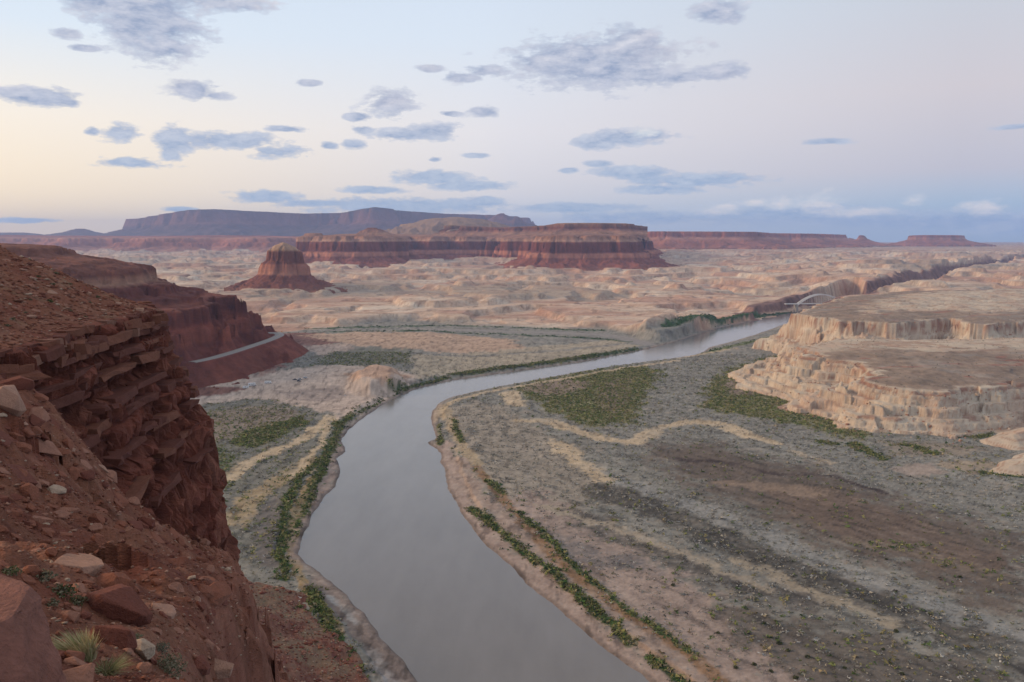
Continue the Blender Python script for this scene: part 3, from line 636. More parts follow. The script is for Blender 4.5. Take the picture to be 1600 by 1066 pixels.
M_MESA = ground_mat('mesa_strata', NS, .2, .6, 8, tint=(1.02, .92, .85), attr=False, zsquash=4, strata=(20, 320, [(20, (.30, .15, .105)), (60, (.25, .095, .068)), (88, (.25, .10, .07)), (96, (.40, .185, .125)), (112, (.40, .185, .125)), (122, (.155, .052, .04)), (172, (.17, .06, .046)), (180, (.42, .27, .20)),
                 (196, (.30, .18, .13)), (210, (.27, .15, .105)), (226, (.32, .19, .13)), (240, (.29, .16, .11)), (262, (.155, .062, .048)), (286, (.24, .13, .09)), (300, (.34, .245, .165))], 10, 200))
M_BUTTE = ground_mat('butte_strata', NS, .2, .6, 6, tint=(1.02, .92, .85), attr=False, zsquash=4, strata=(20, 180, [(20, (.27, .14, .10)), (45, (.20, .082, .06)), (72, (.20, .08, .06)), (78, (.40, .20, .14)), (106, (.34, .155, .11)), (113, (.165, .066, .05)), (148, (.18, .075, .056)), (156, (.40, .28, .20)), (175, (.36, .25, .18))], 8, 120))
M_FAR = ground_mat('far_mesa_strata', [(.004, .8), (.02, .8)], .15, .5, 30, tint=(1.08, .95, .86), attr=False, zsquash=4, strata=(60, 320, [(60, (.33, .20, .15)), (130, (.30, .13, .09)), (175, (.34, .15, .10)), (200, (.40, .21, .15)), (225, (.27, .10, .075)), (262, (.31, .13, .09)), (275, (.36, .22, .16))], 14, 400))
M_PLAT = ground_mat('plateau_strata', [(.003, .8), (.012, .8)], .15, .5, 40, attr=False, zsquash=4, strata=(60, 760, [(60, (.16, .10, .085)), (300, (.12, .072, .06)), (430, (.12, .06, .05)), (470, (.20, .09, .07)), (640, (.17, .075, .06)), (720, (.11, .07, .06))], 30, 700))
M_HEAD = ground_mat('headland_strata', [(.03, .7), (.15, .8), (.6, .4)], .3, .7, 3.0, tint=(1.02, .80, .68), attr=False, zsquash=4, strata=(0, 190, [(0, (.19, .082, .062)), (30, (.17, .066, .05)), (44, (.16, .06, .046)), (50, (.235, .092, .064)), (70, (.23, .085, .06)), (76, (.15, .055, .043)), (92, (.145, .055, .043)), (97, (.24, .105, .075)), (103, (.15, .06, .047)), (122, (.145, .058, .046)), (127, (.33, .23, .18)), (134, (.30, .19, .145)),
                 (140, (.16, .075, .058)), (160, (.19, .095, .07)), (185, (.215, .11, .08))], 7, 60))

mesa('mesa', 'long red banded mesa with pale caprock across the valley',
     [(492, 5200), (508, 4850), (546, 4780), (554, 5080), (570, 4800), (590, 4850), (602, 5450), (630, 5480), (640, 5950), (676, 5650), (700, 6050), (730, 5700), (752, 5750), (770, 6150), (822, 5900), (846, 5000), (854, 4560), (866, 4430), (896, 4420), (905, 4720), (914, 4410), (946, 4400),
      (954, 4800), (964, 4430), (976, 4500), (984, 4900), (985, 5200), (1000, 5700), (1005, 6600), (990, 7900), (500, 7900), (486, 5700)],
     [(-900, 240), (-250, 226), (-60, 214), (0, 208), (6, 202), (16, 182), (34, 176), (44, 126), (56, 120), (84, 108), (92, 88), (130, 68), (200, 46), (300, 24)],
     M_MESA, (425, 1085), (3950, 7000), 480, 290, warp=(55, 240), gully=(.45, 160), closed_smooth=0)
mesa('mesa_cap', 'flat upper cap of the long red mesa, ending in a steep right edge',
     [(690, 6500), (800, 6000), (862, 5500), (900, 5350), (978, 5350), (981, 5600), (981, 7300), (640, 7300)],
     [(-500, 300), (-60, 292), (0, 286), (14, 258), (60, 246), (150, 228), (300, 190)], M_MESA, (560, 1010), (5050, 7200), 260, 140, warp=(75, 240), ztop=[(640, 25), (780, -14), (850, -8), (870, 4), (1000, 0)])
mesa('hill', 'rounded brown hill rising behind the long mesa', [(668, 6850), (700, 6650), (740, 6700), (752, 7000), (700, 7300)],
     [(-200, 372), (0, 352), (150, 310), (300, 262), (400, 215), (450, 160)], ground_mat('brown_hill', NS, .25, .5, 8, attr=False, col=(.30, .20, .15)), (520, 880), (5850, 7500), 200, 70, warp=(60, 220), closed_smooth=3)
mesa('knob', 'small red pyramid knob on top of the mesa beside its pale caprock', [(572, 5220), (590, 5180), (598, 5260), (582, 5320)], [(-30, 262), (0, 250), (60, 222), (170, 195)], M_MESA, (530, 640), (4950, 5600), 90, 50, warp=(16, 60))
mesa('knob', 'dark flat-topped knob at the end of the mesa above its pale band', [(482, 5080), (502, 5060), (504, 5160), (484, 5180)], [(-30, 228), (0, 226), (10, 214), (60, 200)], M_MESA, (465, 520), (4960, 5300), 60, 40, warp=(12, 50))
mesa('butte', 'lone red butte on a dark cone of scree in front of the mesa', [(424, 2745), (436, 2700), (452, 2690), (466, 2720), (468, 2790), (448, 2830), (428, 2810)],
     [(-40, 172), (-20, 166), (-4, 158), (3, 150), (12, 118), (22, 112), (26, 108), (32, 78), (38, 74), (60, 59), (100, 42), (150, 22)], M_BUTTE, (350, 560), (2440, 3080), 220, 170, warp=(14, 60), gully=(.3, 60), closed_smooth=3, ztop=[(400, 0), (430, 4), (445, 8), (470, -6), (520, -14)])
mesa('mesa', 'far red mesa with a talus skirt right of the long mesa', [(1000, 8600), (1080, 8300), (1160, 8350), (1190, 8800), (1200, 9800), (1260, 9700), (1288, 10300), (1300, 12500), (1000, 12500)],
     [(-600, 268), (0, 262), (25, 215), (90, 195), (260, 150), (520, 100)], M_FAR, (980, 1360), (7500, 11500), 240, 130, warp=(120, 420), ztop=[(1000, 6), (1180, 2), (1200, -2), (1300, -10)], gully=(.4, 300))
mesa('spire', 'small pointed far butte between two flat red mesas', [(1339, 10950), (1346, 10950), (1346, 11010), (1339, 11010)], [(-20, 245), (0, 235), (30, 195), (90, 165), (300, 125), (600, 90)], M_FAR, (1290, 1400), (10300, 11800), 70, 40, warp=(20, 90))
mesa('mesa', 'small isolated flat-topped red mesa on the far horizon', [(1428, 10800), (1492, 10800), (1494, 11200), (1424, 11200)], [(-100, 244), (0, 238), (22, 190), (80, 165), (330, 110)], M_FAR, (1370, 1560), (10200, 11900), 130, 60, warp=(40, 140))
mesa('mesa', 'low purple mesas in shade below the far blue plateau', [(-200, 9000), (60, 9200), (120, 9000), (170, 9400), (235, 8900), (300, 8700), (345, 8900), (385, 8700), (440, 8700), (480, 9300), (520, 11000), (-200, 11500)],
     [(-1500, 246), (-300, 214), (0, 200), (25, 165), (120, 150), (150, 120), (420, 72), (600, 40)], M_FAR, (-60, 540), (8000, 11400), 300, 130, warp=(220, 620), gully=(.4, 340))
mesa('distant_plateau', 'high blue-violet plateau on the far left horizon', [(252, 15600), (280, 15000), (330, 14800), (400, 15200), (480, 15500), (540, 15300), (560, 14800), (604, 14700), (622, 15300), (700, 15400), (780, 16000), (780, 19000), (252, 19000)],
     [(-800, 705), (0, 698), (30, 600), (60, 570), (90, 490), (420, 390), (1200, 250), (2600, 150), (4000, 60)], M_PLAT, (-80, 900), (11400, 18500), 420, 170, warp=(220, 900), gully=(.35, 700),
     ztop=[(228, -90), (262, -50), (300, 8), (340, 18), (420, -10), (480, -34), (545, -22), (565, 20), (590, 46), (606, 28), (650, -6), (700, -44), (780, -60)])
for lab, pts, prof, pr in (('twin far blue peak left of its notched neighbour above the mesa', [(776, 14500), (790, 14500), (790, 14800), (776, 14800)], [(-50, 640), (0, 610), (160, 520), (500, 430), (1000, 250)], (690, 860)),
                           ('small notched far blue peak right of the twin peak above the mesa', [(803, 14000), (811, 14000), (811, 14200), (803, 14200)], [(-30, 560), (0, 545), (50, 490), (130, 440), (400, 330), (700, 220)], (740, 880)),
                           ('tiny far blue pointed hill on the left horizon', [(190, 15400), (199, 15400), (199, 15600), (190, 15600)], [(-40, 372), (0, 360), (200, 300), (500, 250), (900, 200)], (120, 270)),
                           ('low far blue hill with a flat shoulder on the left horizon', [(122, 15400), (142, 15400), (142, 15800), (122, 15800)], [(-40, 385), (0, 370), (150, 320), (500, 260), (1200, 190)], (30, 240)),
                           ('faint far blue ridge at the left edge of the horizon', [(-60, 16000), (20, 16000), (60, 16100), (60, 16600), (-60, 16600)], [(-200, 320), (0, 300), (300, 260), (900, 190)], (-100, 150))):
    mesa('distant_peak', lab, pts, prof, M_PLAT, pr, (13000, 17000), 90, 60, warp=(60, 300), closed_smooth=0)

HEADP = np.array([(-690, 1250), (-715, 1150), (-780, 1050), (-900, 930), (-1150, 820), (-1700, 800), (-1700, 1900), (-1100, 1700), (-800, 1420)])
HEADPROF = [(-500, 196), (-120, 186), (-20, 180), (0, 176), (6, 168), (60, 158), (112, 146), (122, 140), (129, 127), (150, 120), (156, 111), (190, 104), (196, 98), (228, 94), (234, 72), (252, 64), (258, 48), (272, 40), (292, 28), (312, 14), (340, 0), (600, -80)]
_rp = [(300, 566, 32), (325, 561, 33), (342, 556.5, 34), (366, 549.5, 34.5), (392, 541, 35), (416, 533, 35.5), (430, 527.5, 36), (437, 523.5, 36.5), (434, 521, 37), (424, 520.3, 37.5), (405, 520.6, 38)]
ROADW = catmull(np.array([P(a, b, c) for a, b, c in _rp]), 6)
def head_height(x, y):
    xx = x + 26 * fbm(x / 90, y / 90, 5, ox=1.3, gain=.58); yy = y + 26 * fbm(x / 90, y / 90, 5, ox=9.3, gain=.58)
    d = sdist(xx, yy, catmull(HEADP, 3, True)) + 34 * (cell(x / 55, y / 55, 9) - .5) + 12 * (cell(x / 17, y / 17, 19) - .5); g = 1 + .22 * (billow(x / 85, y / 85, 3, ox=4.1) - .3) * 2
    z = np.interp(np.where(d > 0, d * g, d), [p[0] for p in HEADPROF], [p[1] for p in HEADPROF]) + .8 * fbm(x / 12, y / 12, 3, ox=8)
    m = (x > -600) & (x < -250) & (y > 950) & (y < 1500)
    if m.any():
        xs, ys = x[m], y[m]; rd = np.full(xs.shape, 1e9); rz = np.zeros(xs.shape)
        for q in ROADW:
            dd = np.hypot(xs - q[0], ys - q[1]); k = dd < rd; rd = np.where(k, dd, rd); rz = np.where(k, q[2], rz)
        bmp = (4.5 * (billow(xs / 26, ys / 26, 4, ox=3) - .3) + 2.0 * fbm(xs / 6, ys / 6, 3)); w = 1 - smooth((rd - 9) / 9); z[m] = z[m] * (1 - w) + (rz - .3) * w
        z[m] = np.maximum(z[m], rz - .3 - np.maximum(rd - 8, 0) * .75 + bmp * smooth((rd - 10) / 10))
    return z
def build_head():
    X, Y = polar_grid((-40 - CX) / F_PX, (600 - CX) / F_PX, 380, np.linspace(560, 1650, 300)); x, y = X.ravel(), Y.ravel()
    z = head_height(x, y); g = valley_height(x, y)
    o = grid_mesh('headland', X, Y, z.reshape(X.shape), M_HEAD, None, (z > g - 4).reshape(X.shape))
    tag(o, 'dark red stepped headland with scree above the road', None, None, 'structure')
build_head(); print('mesas', time.time() - T0)

# ------------------------------------------------------------------ the near rim: bench, alcove slope, cliff and talus
LIP = catmull(np.array([(4, -20), (2, -2), (-1.4, 6), (-4.7, 14.5), (-6.9, 21), (-12.0, 35), (-20.8, 60), (-29.5, 85), (-35, 98), (-42, 113), (-56, 127), (-75, 150), (-110, 200), (-170, 262), (-260, 310), (-420, 340)]), 4)
LIP = np.concatenate([LIP, [(-700, 340), (-700, -60), (4, -60)]])
RIM = catmull(np.array([(-150, 45), (-75, 52), (-50, 60), (-43.5, 69), (-43.8, 76), (-46.5, 90), (-47.8, 103), (-50.5, 117), (-60, 130), (-79, 156), (-114, 206), (-174, 270), (-264, 318)]), 4)
RIM = np.concatenate([RIM, [(-700, 330), (-700, 45)]])
SP = [(390, 1066, 14.5), (372, 1000, 20), (357, 930, 35), (349, 876, 60), (341, 872, 88), (200, 1066, 9), (0, 1066, 7), (-120, 1000, 7), (100, 960, 14), (200, 950, 19), (290, 985, 20), (300, 925, 32), (0, 880, 16), (100, 882, 23), (200, 872, 32), (280, 892, 45),
      (0, 780, 27), (100, 790, 36), (190, 802, 48), (262, 872, 57), (0, 700, 38), (80, 700, 50), (140, 722, 58), (0, 622, 52), (60, 625, 62), (318, 888, 72), (-200, 700, 30), (-200, 560, 60), (240, 850, 60)]
_sp = np.array([P(a, b, D=c) for a, b, c in SP] + [(0, 0, 188.2), (-4, -12, 189), (-14, 0, 188.6), (4, -10, 188), (-30, 5, 189), (-60, 20, 190)])
def _tps(r2): return np.where(r2 > 1e-9, .5 * r2 * np.log(np.maximum(r2, 1e-9)), 0)
def _fit():
    n = len(_sp); K = _tps(((_sp[:, None, :2] - _sp[None, :, :2]) ** 2).sum(-1)) + np.eye(n) * 6.0
    Q = np.c_[np.ones(n), _sp[:, :2]]; A = np.block([[K, Q], [Q.T, np.zeros((3, 3))]])
    return np.linalg.solve(A, np.r_[_sp[:, 2], 0, 0, 0])
_wt = _fit()
def slope_z(x, y):
    z = _wt[-3] + _wt[-2] * x + _wt[-1] * y
    for i in range(len(_sp)): z = z + _wt[i] * _tps((x - _sp[i, 0]) ** 2 + (y - _sp[i, 1]) ** 2)
    return z
FOOT = np.array([(70, -60), (55, 60), (20, 180), (-25, 262), (-61, 328), (-90, 384), (-132, 444), (-196, 522), (-290, 590), (-430, 620), (-700, 640), (-700, -60)])
_r = random.Random(5)
STRATA = []; _o, _d = 0.0, 0.0
while _d < 34:
    th = _r.choice([.7, 1.0, 1.5, 2.2, 3.0]); STRATA.append((_o, th, _r.uniform(.4, .9), len(STRATA))); _d += th; _o += _r.choice([.12, .3, .6, 1.0, 1.5])
STRATA2 = []; _o, _d = 0.0, 0.0
while _d < 66:
    th = _r.uniform(2, 6); STRATA2.append((_o, th, _r.uniform(.8, 2.2), len(STRATA2))); _d += th; _o += _r.choice([.3, .6, 1.0, 1.8])
def near_height(x, y, want=False):
    n1 = fbm(x / 9, y / 9, 4, ox=2.9, gain=.55)
    dl = sdist(x, y, LIP); dr = sdist(x, y, RIM)
    big = fbm(x / 26, y / 26, 3, ox=7.7)
    S = np.clip(slope_z(x, y), 148, 190.5)
    # gullies and outcrop ribs on the slope
    far = smooth((np.hypot(x, y) - 9) / 25)
    rib = billow(x / 11 + y / 30, y / 16, 4, ox=6.6, gain=.55)
    S = S + far * (2.0 * (rib - .28) * 2 + 1.5 * (cell(x / 3.1 + .3 * n1, y / 3.1, 4) - .5) * smooth((fbm(x / 12, y / 12, 2, ox=15) - .02) / .15)) + .34 * fbm(x / 1.6, y / 1.6, 4, ox=3.3) + far * .7 * (billow(x / 3.2, y / 4.2, 3, ox=23) - .25) + .05 * fbm(x / .25, y / .25, 3)
    ins = -dr
    B = 180.2 + np.interp(ins, [-1, 0, 4, 20, 27, 60, 400], [0, 0, 1.2, 9.6, 11, 9, 4]) + .8 * fbm(x / 7, y / 7, 4, ox=3.8) * smooth(ins / 4) + .16 * fbm(x / 1.2, y / 1.2, 3)
    B = B - smooth((y - 128) / 30) * np.clip(ins, 0, 30) * .22 - 6 * smooth((y - 150) / 80)
    face = np.full(x.shape, 180.2)
    dj = dr + 1.6 * big
    for o, th, ca, k in STRATA:
        c = cell(x / (1.6 + (k % 4) * .5) + k * 3.3, y / (1.9 + (k % 3) * .6), k + 5)
        face = face - th * smooth((dj - o - ca * (c - .5) * 1.5) / .5)
    z = np.where(dr < 0, np.where(dj > 0, np.minimum(B, face + (B - 180.2)), B), np.maximum(S, face))
    onface = (dr > -1) & (face > S + .4)
    ca_ = dl + 2.6 * fbm(x / 8, y / 8, 4, ox=17, gain=.6) * smooth((np.hypot(x, y) - 16) / 20) + 5 * smooth((np.hypot(x, y) - 90) / 80) * fbm(x / 30, y / 30, 3, ox=27)
    nearw = smooth((np.hypot(x, y) - 24) / 25); ca_ = ca_ + 2.4 * (1 - nearw) * smooth((np.hypot(x, y) - 7) / 6); drop = np.zeros(x.shape)
    for o, th, c2, k in STRATA2:
        c = cell(x / (3 + k % 3) + k * 5.1, y / (3.4 + k % 2), k + 25)
        drop = drop + th * smooth((ca_ - o - c2 * (c - .5) * 1.4 * nearw - .2) / (1.1 + 2.5 * (1 - nearw)))
    zc = z - drop - np.maximum(ca_ - 20, 0) * 4
    df = -sdist(x, y, FOOT) + 10 * fbm(x / 40, y / 40, 4, ox=8.2)
    tal = np.interp(df, [-60, 0, 20, 60, 120, 190, 260], [-30, 3.5, 9, 26, 60, 100, 112])
    tal = tal + (3.5 * (billow(x / 38, y / 38, 4, ox=1.9) - .28) + 1.0 * fbm(x / 6, y / 6, 4, ox=5.2)) * smooth(dl / 30)
    zz = np.where(dl > 0, np.maximum(zc, tal), zc)
    if want: return zz, dr, dl, onface, (zz > zc + .01) & (dl > 3), S
    return zz
M_TUFT = ground_mat('dry_leaves', [(3.0, 1.0)], .3, 0)
def build_near():
    Ds = np.concatenate([np.geomspace(3.2, 58, 190), np.linspace(58.3, 132, 260), np.geomspace(133, 420, 120)])
    X, Y = polar_grid((-70 - CX) / F_PX, (720 - CX) / F_PX, 560, Ds); x, y = X.ravel(), Y.ravel()
    z, dr, dl, onf, tal, S = near_height(x, y, True)
    # strata undercuts: push the cliff face in and out with height
    e = .6; gx = (sdist(x + e, y, RIM) - sdist(x - e, y, RIM)) / (2 * e); gy = (sdist(x, y + e, RIM) - sdist(x, y - e, RIM)) / (2 * e)
    zz = z + .5 * fbm(x / 14, y / 14, 2, ox=4)
    st = perlin(zz / 1.15 + .3 * fbm(x / 4, y / 4, 2), x / 16) * .55 + perlin(zz / 3.1, x / 22 + 40) * .9 + .35 * fbm(x / 1.7 + zz, y / 1.7 + zz * .7, 3, ox=19)
    def brick(th, wd, seed):
        l = np.floor(zz / th + .35 * fbm(x / 6, y / 6, 2, ox=seed) + seed).astype(np.int64); c_ = np.floor(y / (wd * (.6 + .9 * _rnd[(l * 17 + seed) & 4095])) + 9 * _rnd[(l * 31 + seed * 7) & 4095]).astype(np.int64)
        return _rnd[_perm[(_perm[(l + seed * 13) & 4095] + c_) & 4095]]
    b1 = brick(2.3, 3.8, 3); b2 = brick(.9, 2.0, 11); b3 = brick(.42, 1.1, 23)
    st = 1.9 * (b1 - .5) + .95 * (b2 - .5) + .35 * (b3 - .5) + .12 * st
    lev = [(178.6, .28, .8), (176.9, .22, .6), (175.2, .3, .9), (173.4, .45, 1.0), (170.4, .25, .7), (167.2, .7, 1.7), (163.5, .4, 1.0), (160.8, .3, .8)]
    st = st - sum(a_ * np.exp(-((zz - l_) / w_) ** 2) for l_, w_, a_ in lev) * smooth((fbm(x / 9, y / 9, 2, ox=44) + .35) / .3)
    wgt = np.where(onf, 1.0, 0.0) * smooth((180.0 - z) / .6)
    x2 = x + gx * st * wgt * .9; y2 = y + gy * st * wgt * .9
    n1 = fbm(x / 5, y / 5, 5, ox=33, gain=.6); n2 = fbm(x / .9, y / .9, 4, ox=13, gain=.6)
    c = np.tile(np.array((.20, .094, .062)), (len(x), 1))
    def mixin(c, col, w): w = np.clip(w, 0, 1)[:, None]; return c * (1 - w) + np.array(col) * w
    c = mixin(c, (.17, .064, .044), smooth((n1 - .0) / .25) * .8)
    c = mixin(c, (.27, .165, .115), smooth((-n1 - .08) / .25) * .5)
    oc = fbm(x / 2.2, y / 2.2, 4, ox=47, gain=.65); c = mixin(c, (.12, .045, .033), smooth((oc - .12) / .2) * .6 * (dr > 0)); c = mixin(c, (.31, .18, .13), smooth((-oc - .2) / .15) * .5)
    c = mixin(c, (.20, .155, .10), smooth((fbm(x / 4, y / 4, 4, ox=91) - .15) / .2) * .45 * (dr < 0))
    zb = perlin(zz / 1.7, x / 40 + 3); c = mixin(c, (.165, .058, .041), onf * .88); c = mixin(c, (.25, .11, .075), onf * smooth((zb - .1) / .3) * .5); c = mixin(c, (.125, .05, .04), onf * smooth((-zb - .15) / .2) * .6)  # face colour darkened to stand for its shade, with strata bands over it
    lipw = (dl > -1.5) & ~tal; c = mixin(c, (.25, .125, .092), lipw * .6 * smooth((n2 + .2) / .3))
    lo = smooth((60 - z) / 45) * tal
    n4 = fbm(x / 22, y / 22, 5, ox=53, gain=.65); n5 = fbm(x / 3.5, y / 3.5, 3, ox=63)
    c = mixin(c, (.19, .078, .06), tal * .9); c = mixin(c, (.30, .17, .13), tal * smooth((n4 - .05) / .25) * .6); c = mixin(c, (.13, .062, .05), tal * smooth((-n4 - .08) / .2) * .6); c = c * np.where(tal, 1 + .5 * n5, 1)[:, None]; c = mixin(c, (.27, .175, .13), lo * smooth((n1 + .15) / .3) * .75); c = mixin(c, (.225, .185, .13), smooth((34 - z) / 20) * tal * smooth((n4 + .15) / .3) * .85)
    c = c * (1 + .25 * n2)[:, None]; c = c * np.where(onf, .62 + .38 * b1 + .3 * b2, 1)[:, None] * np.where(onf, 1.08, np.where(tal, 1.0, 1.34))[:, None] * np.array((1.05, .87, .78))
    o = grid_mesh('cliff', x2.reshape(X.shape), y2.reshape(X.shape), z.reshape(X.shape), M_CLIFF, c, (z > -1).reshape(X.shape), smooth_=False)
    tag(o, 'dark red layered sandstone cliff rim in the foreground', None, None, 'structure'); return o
CLIFF = build_near(); print('near', time.time() - T0)

_gxs = np.arange(-100, 12, .3); _gys = np.arange(2.0, 190, .3); _GX, _GY = np.meshgrid(_gxs, _gys); _q = near_height(_GX.ravel(), _GY.ravel(), True)
_GH, _GR, _GL, _GF = (np.asarray(a, float).reshape(_GX.shape) for a in (_q[0], _q[1], _q[2], _q[3]))
def _look(G, x, y):
    u = np.clip((np.asarray(x) + 100) / .3, 0, len(_gxs) - 1.001); v = np.clip((np.asarray(y) - 2) / .3, 0, len(_gys) - 1.001); i = u.astype(int); j = v.astype(int); a = u - i; b = v - j
    return (G[j, i] * (1 - a) + G[j, i + 1] * a) * (1 - b) + (G[j + 1, i] * (1 - a) + G[j + 1, i + 1] * a) * b
def near_fast(x, y): return _look(_GH, x, y)
def cast(px, py, hf, d0, d1, n=4000):
    """first hit of a photo ray with a height function"""
    u = (px - CX) / F_PX; v = (CY - py) / F_PX
    d = np.array([u, math.cos(PITCH) + v * math.sin(PITCH), -math.sin(PITCH) + v * math.cos(PITCH)]); t = np.geomspace(d0, d1, n)
    q = d[None] * t[:, None] + np.array([0, 0, HC]); h = hf(q[:, 0], q[:, 1]); m = np.nonzero(q[:, 2] < h)[0]
    if len(m) == 0: return None
    k = m[0]; return Vector((q[k, 0], q[k, 1], h[k]))

# ------------------------------------------------------------------ rocks
def rock_bm(seed, dims, npt=16, slab=False, bevel=.0):
    r = random.Random(seed); bm = bmesh.new()
    for i in range(npt):
        v = Vector((r.gauss(0, 1), r.gauss(0, 1), r.gauss(0, 1)))
        v.normalize(); k = max(abs(v.x), abs(v.y), abs(v.z)) if slab or i % 2 else 1.0
        v = v / (k * .72 + .28) * r.uniform(.86, 1.0)
        if slab: v.z = max(-.75, min(.75, v.z * 1.8))
        bm.verts.new((v.x * dims[0], v.y * dims[1], v.z * dims[2]))
    g = bmesh.ops.convex_hull(bm, input=bm.verts); bmesh.ops.delete(bm, geom=[e for e in g['geom_interior'] if isinstance(e, bmesh.types.BMVert)], context='VERTS')
    if bevel: bmesh.ops.bevel(bm, geom=bm.edges[:], offset=bevel, segments=1, affect='EDGES', profile=.6)
    return bm
def col_attr(me, c):
    a = me.color_attributes.new('Col', 'FLOAT_COLOR', 'POINT'); n = len(me.vertices); a.data.foreach_set('color', np.tile(np.array((*c, 1), np.float32), n))
ROCK_COLS = [(.25, .095, .058), (.18, .062, .042), (.32, .15, .10), (.44, .31, .22), (.38, .21, .145)]
PROTO = {}
for ci, c in enumerate(ROCK_COLS):
    for k in range(6):
        slab = k < 4
        bm = rock_bm(100 + k * 7 + ci, (1, .62 + .06 * k, .22 + .05 * k) if slab else (1, .8, .62), 19 + k, slab, .018)
        me = bpy.data.meshes.new('rock'); bm.to_mesh(me); bm.free(); me.materials.append(M_ROCK); col_attr(me, c); PROTO[ci, k] = me
def place_rock(p, size, ci, k, rot, name='rock', sink=.25, parent=None):
    o = bpy.data.objects.new(name, PROTO[ci, k]); COL.objects.link(o); o.scale = (size, size, size); o.rotation_euler = rot
    o.location = (p[0], p[1], p[2] + size * (.25 if k < 4 else .45) - sink * size); o.parent = parent; return o
def normal_at(x, y, e=.5):
    xs = np.array([x + e, x - e, x, x]); ys = np.array([y, y, y + e, y - e]); h = near_fast(xs, ys)
    return Vector((-(h[0] - h[1]) / (2 * e), -(h[2] - h[3]) / (2 * e), 1)).normalized()
def tilt(p, az, jit=.25, rr=random):
    n = normal_at(p[0], p[1]); n = (n + Vector((rr.uniform(-jit, jit), rr.uniform(-jit, jit), .35))).normalized()
    q = n.to_track_quat('Z', 'Y') @ Matrix.Rotation(az, 4, 'Z').to_quaternion(); return q.to_euler()

# big boulder in the corner, built from its own corners
def corner_boulder():
    pts = [P(-60, 880, D=7.4), P(-10, 901, D=6.8), (P(34, 905, D=6.7)), P(46, 918, D=6.5), P(20, 962, D=5.9), P(-60, 1000, D=5.5), P(64, 935, D=6.5), P(80, 992, D=6.3), P(106, 1070, D=6.05), P(112, 1140, D=5.9), P(70, 1160, D=5.3), P(-60, 1180, D=5.0), P(-160, 1000, D=6.6),
           P(-120, 900, D=7.4), P(60, 1000, D=7.2), P(90, 1100, D=6.9), P(-80, 1100, D=7.6)]
    bm = bmesh.new()
    for q in pts: bm.verts.new(q)
    g = bmesh.ops.convex_hull(bm, input=bm.verts); bmesh.ops.delete(bm, geom=[e for e in g['geom_interior'] if isinstance(e, bmesh.types.BMVert)], context='VERTS')
    bmesh.ops.bevel(bm, geom=bm.edges[:], offset=.035, segments=2, affect='EDGES', profile=.6)
    for _ in range(4): bmesh.ops.subdivide_edges(bm, edges=[e for e in bm.edges if e.calc_length() > .07], cuts=1, use_grid_fill=True)
    bmesh.ops.triangulate(bm, faces=bm.faces[:])
    bm.normal_update(); co = np.array([v.co for v in bm.verts]); nn = np.array([v.normal for v in bm.verts])
    d = .035 * fbm(co[:, 0] * 2.2 + co[:, 2], co[:, 1] * 2.2 + 2 * co[:, 2], 4, ox=3) + .012 * np.sin(co[:, 2] * 34 + 3 * fbm(co[:, 0] * 2, co[:, 1] * 2, 2)) * (np.abs(nn[:, 2]) < .6)
    for i, v in enumerate(bm.verts): v.co = Vector(co[i] + nn[i] * d[i])
    o = bm_obj('boulder', bm, M_ROCK, smooth_=False); col_attr(o.data, (.245, .108, .080)); return o
o = corner_boulder(); tag(o, 'huge smooth red boulder with flat tilted top beside the straw grass tuft', 'boulder')
NAMED = [(340, 1052, .40, 4, 3, .15, 'boulder', 'pale buff block with a flat top perched on the slope edge by the grey shrub', 'boulder'),
         (128, 890, .95, 4, 2, -.55, 'rock_slab', 'long pale sandstone slab lying tilted on the red slope', 'rock slab'),
         (72, 700, 1.2, 2, 0, -.7, 'rock_slab', 'pinkish leaning slab tilted downhill below the layered ledges', 'rock slab'),
         (88, 765, .55, 3, 1, -.5, 'rock_slab', 'small cream-coloured flat slab midway up the rubble slope', 'rock slab'),
         (10, 635, 1.5, 4, 5, .2, 'boulder', 'rounded pinkish boulder at the foot of the bench ledges', 'boulder'),
         (185, 965, .75, 1, 4, .4, 'boulder', 'squat dark red block with grassy top on the lower slope', 'boulder'),
         (175, 1012, .42, 1, 5, .2, 'boulder', 'dark maroon block right of the straw grass tuft', 'boulder'),
         (178, 925, .6, 0, 4, .9, 'boulder', 'cracked red block standing in the gully below the long pale slab', 'boulder'),
         (95, 805, .6, 2, 0, -.45, 'rock_slab', 'thin pink sliver of rock lying flat above the long pale slab', 'rock slab'),
         (220, 1020, .28, 3, 5, .1, 'boulder', 'small cream boulder beside the dark grey shrub', 'boulder'),
         (255, 955, .45, 4, 1, -.2, 'rock_slab', 'flat pinkish slab on the gravel slope above the pale buff block', 'rock slab'),
         (30, 745, 1.1, 1, 1, -.5, 'rock_slab', 'dark red slab jutting over a shadowed hollow in the rubble', 'rock slab'),
         (60, 655, .9, 2, 4, .3, 'boulder', 'blocky pink boulder resting under the overhanging ledge', 'boulder')]
for (px, py, sz, ci, k, az, nm, lab, cat) in NAMED:
    p = cast(px, py, near_fast, 4, 300)
    if p is None: continue
    o = place_rock(p, sz, ci, k, (.04, .1, az) if px == 340 else tilt(p, az, .1), nm, -.05 if px == 340 else .25); tag(o, lab, cat)
o = place_rock(cast(75, 1085, near_fast, 4, 60), .9, 2, 2, (.1, -.15, .3), 'rock_slab', .5)
tag(o, 'broad red slab at the base of the huge corner boulder', 'rock slab')

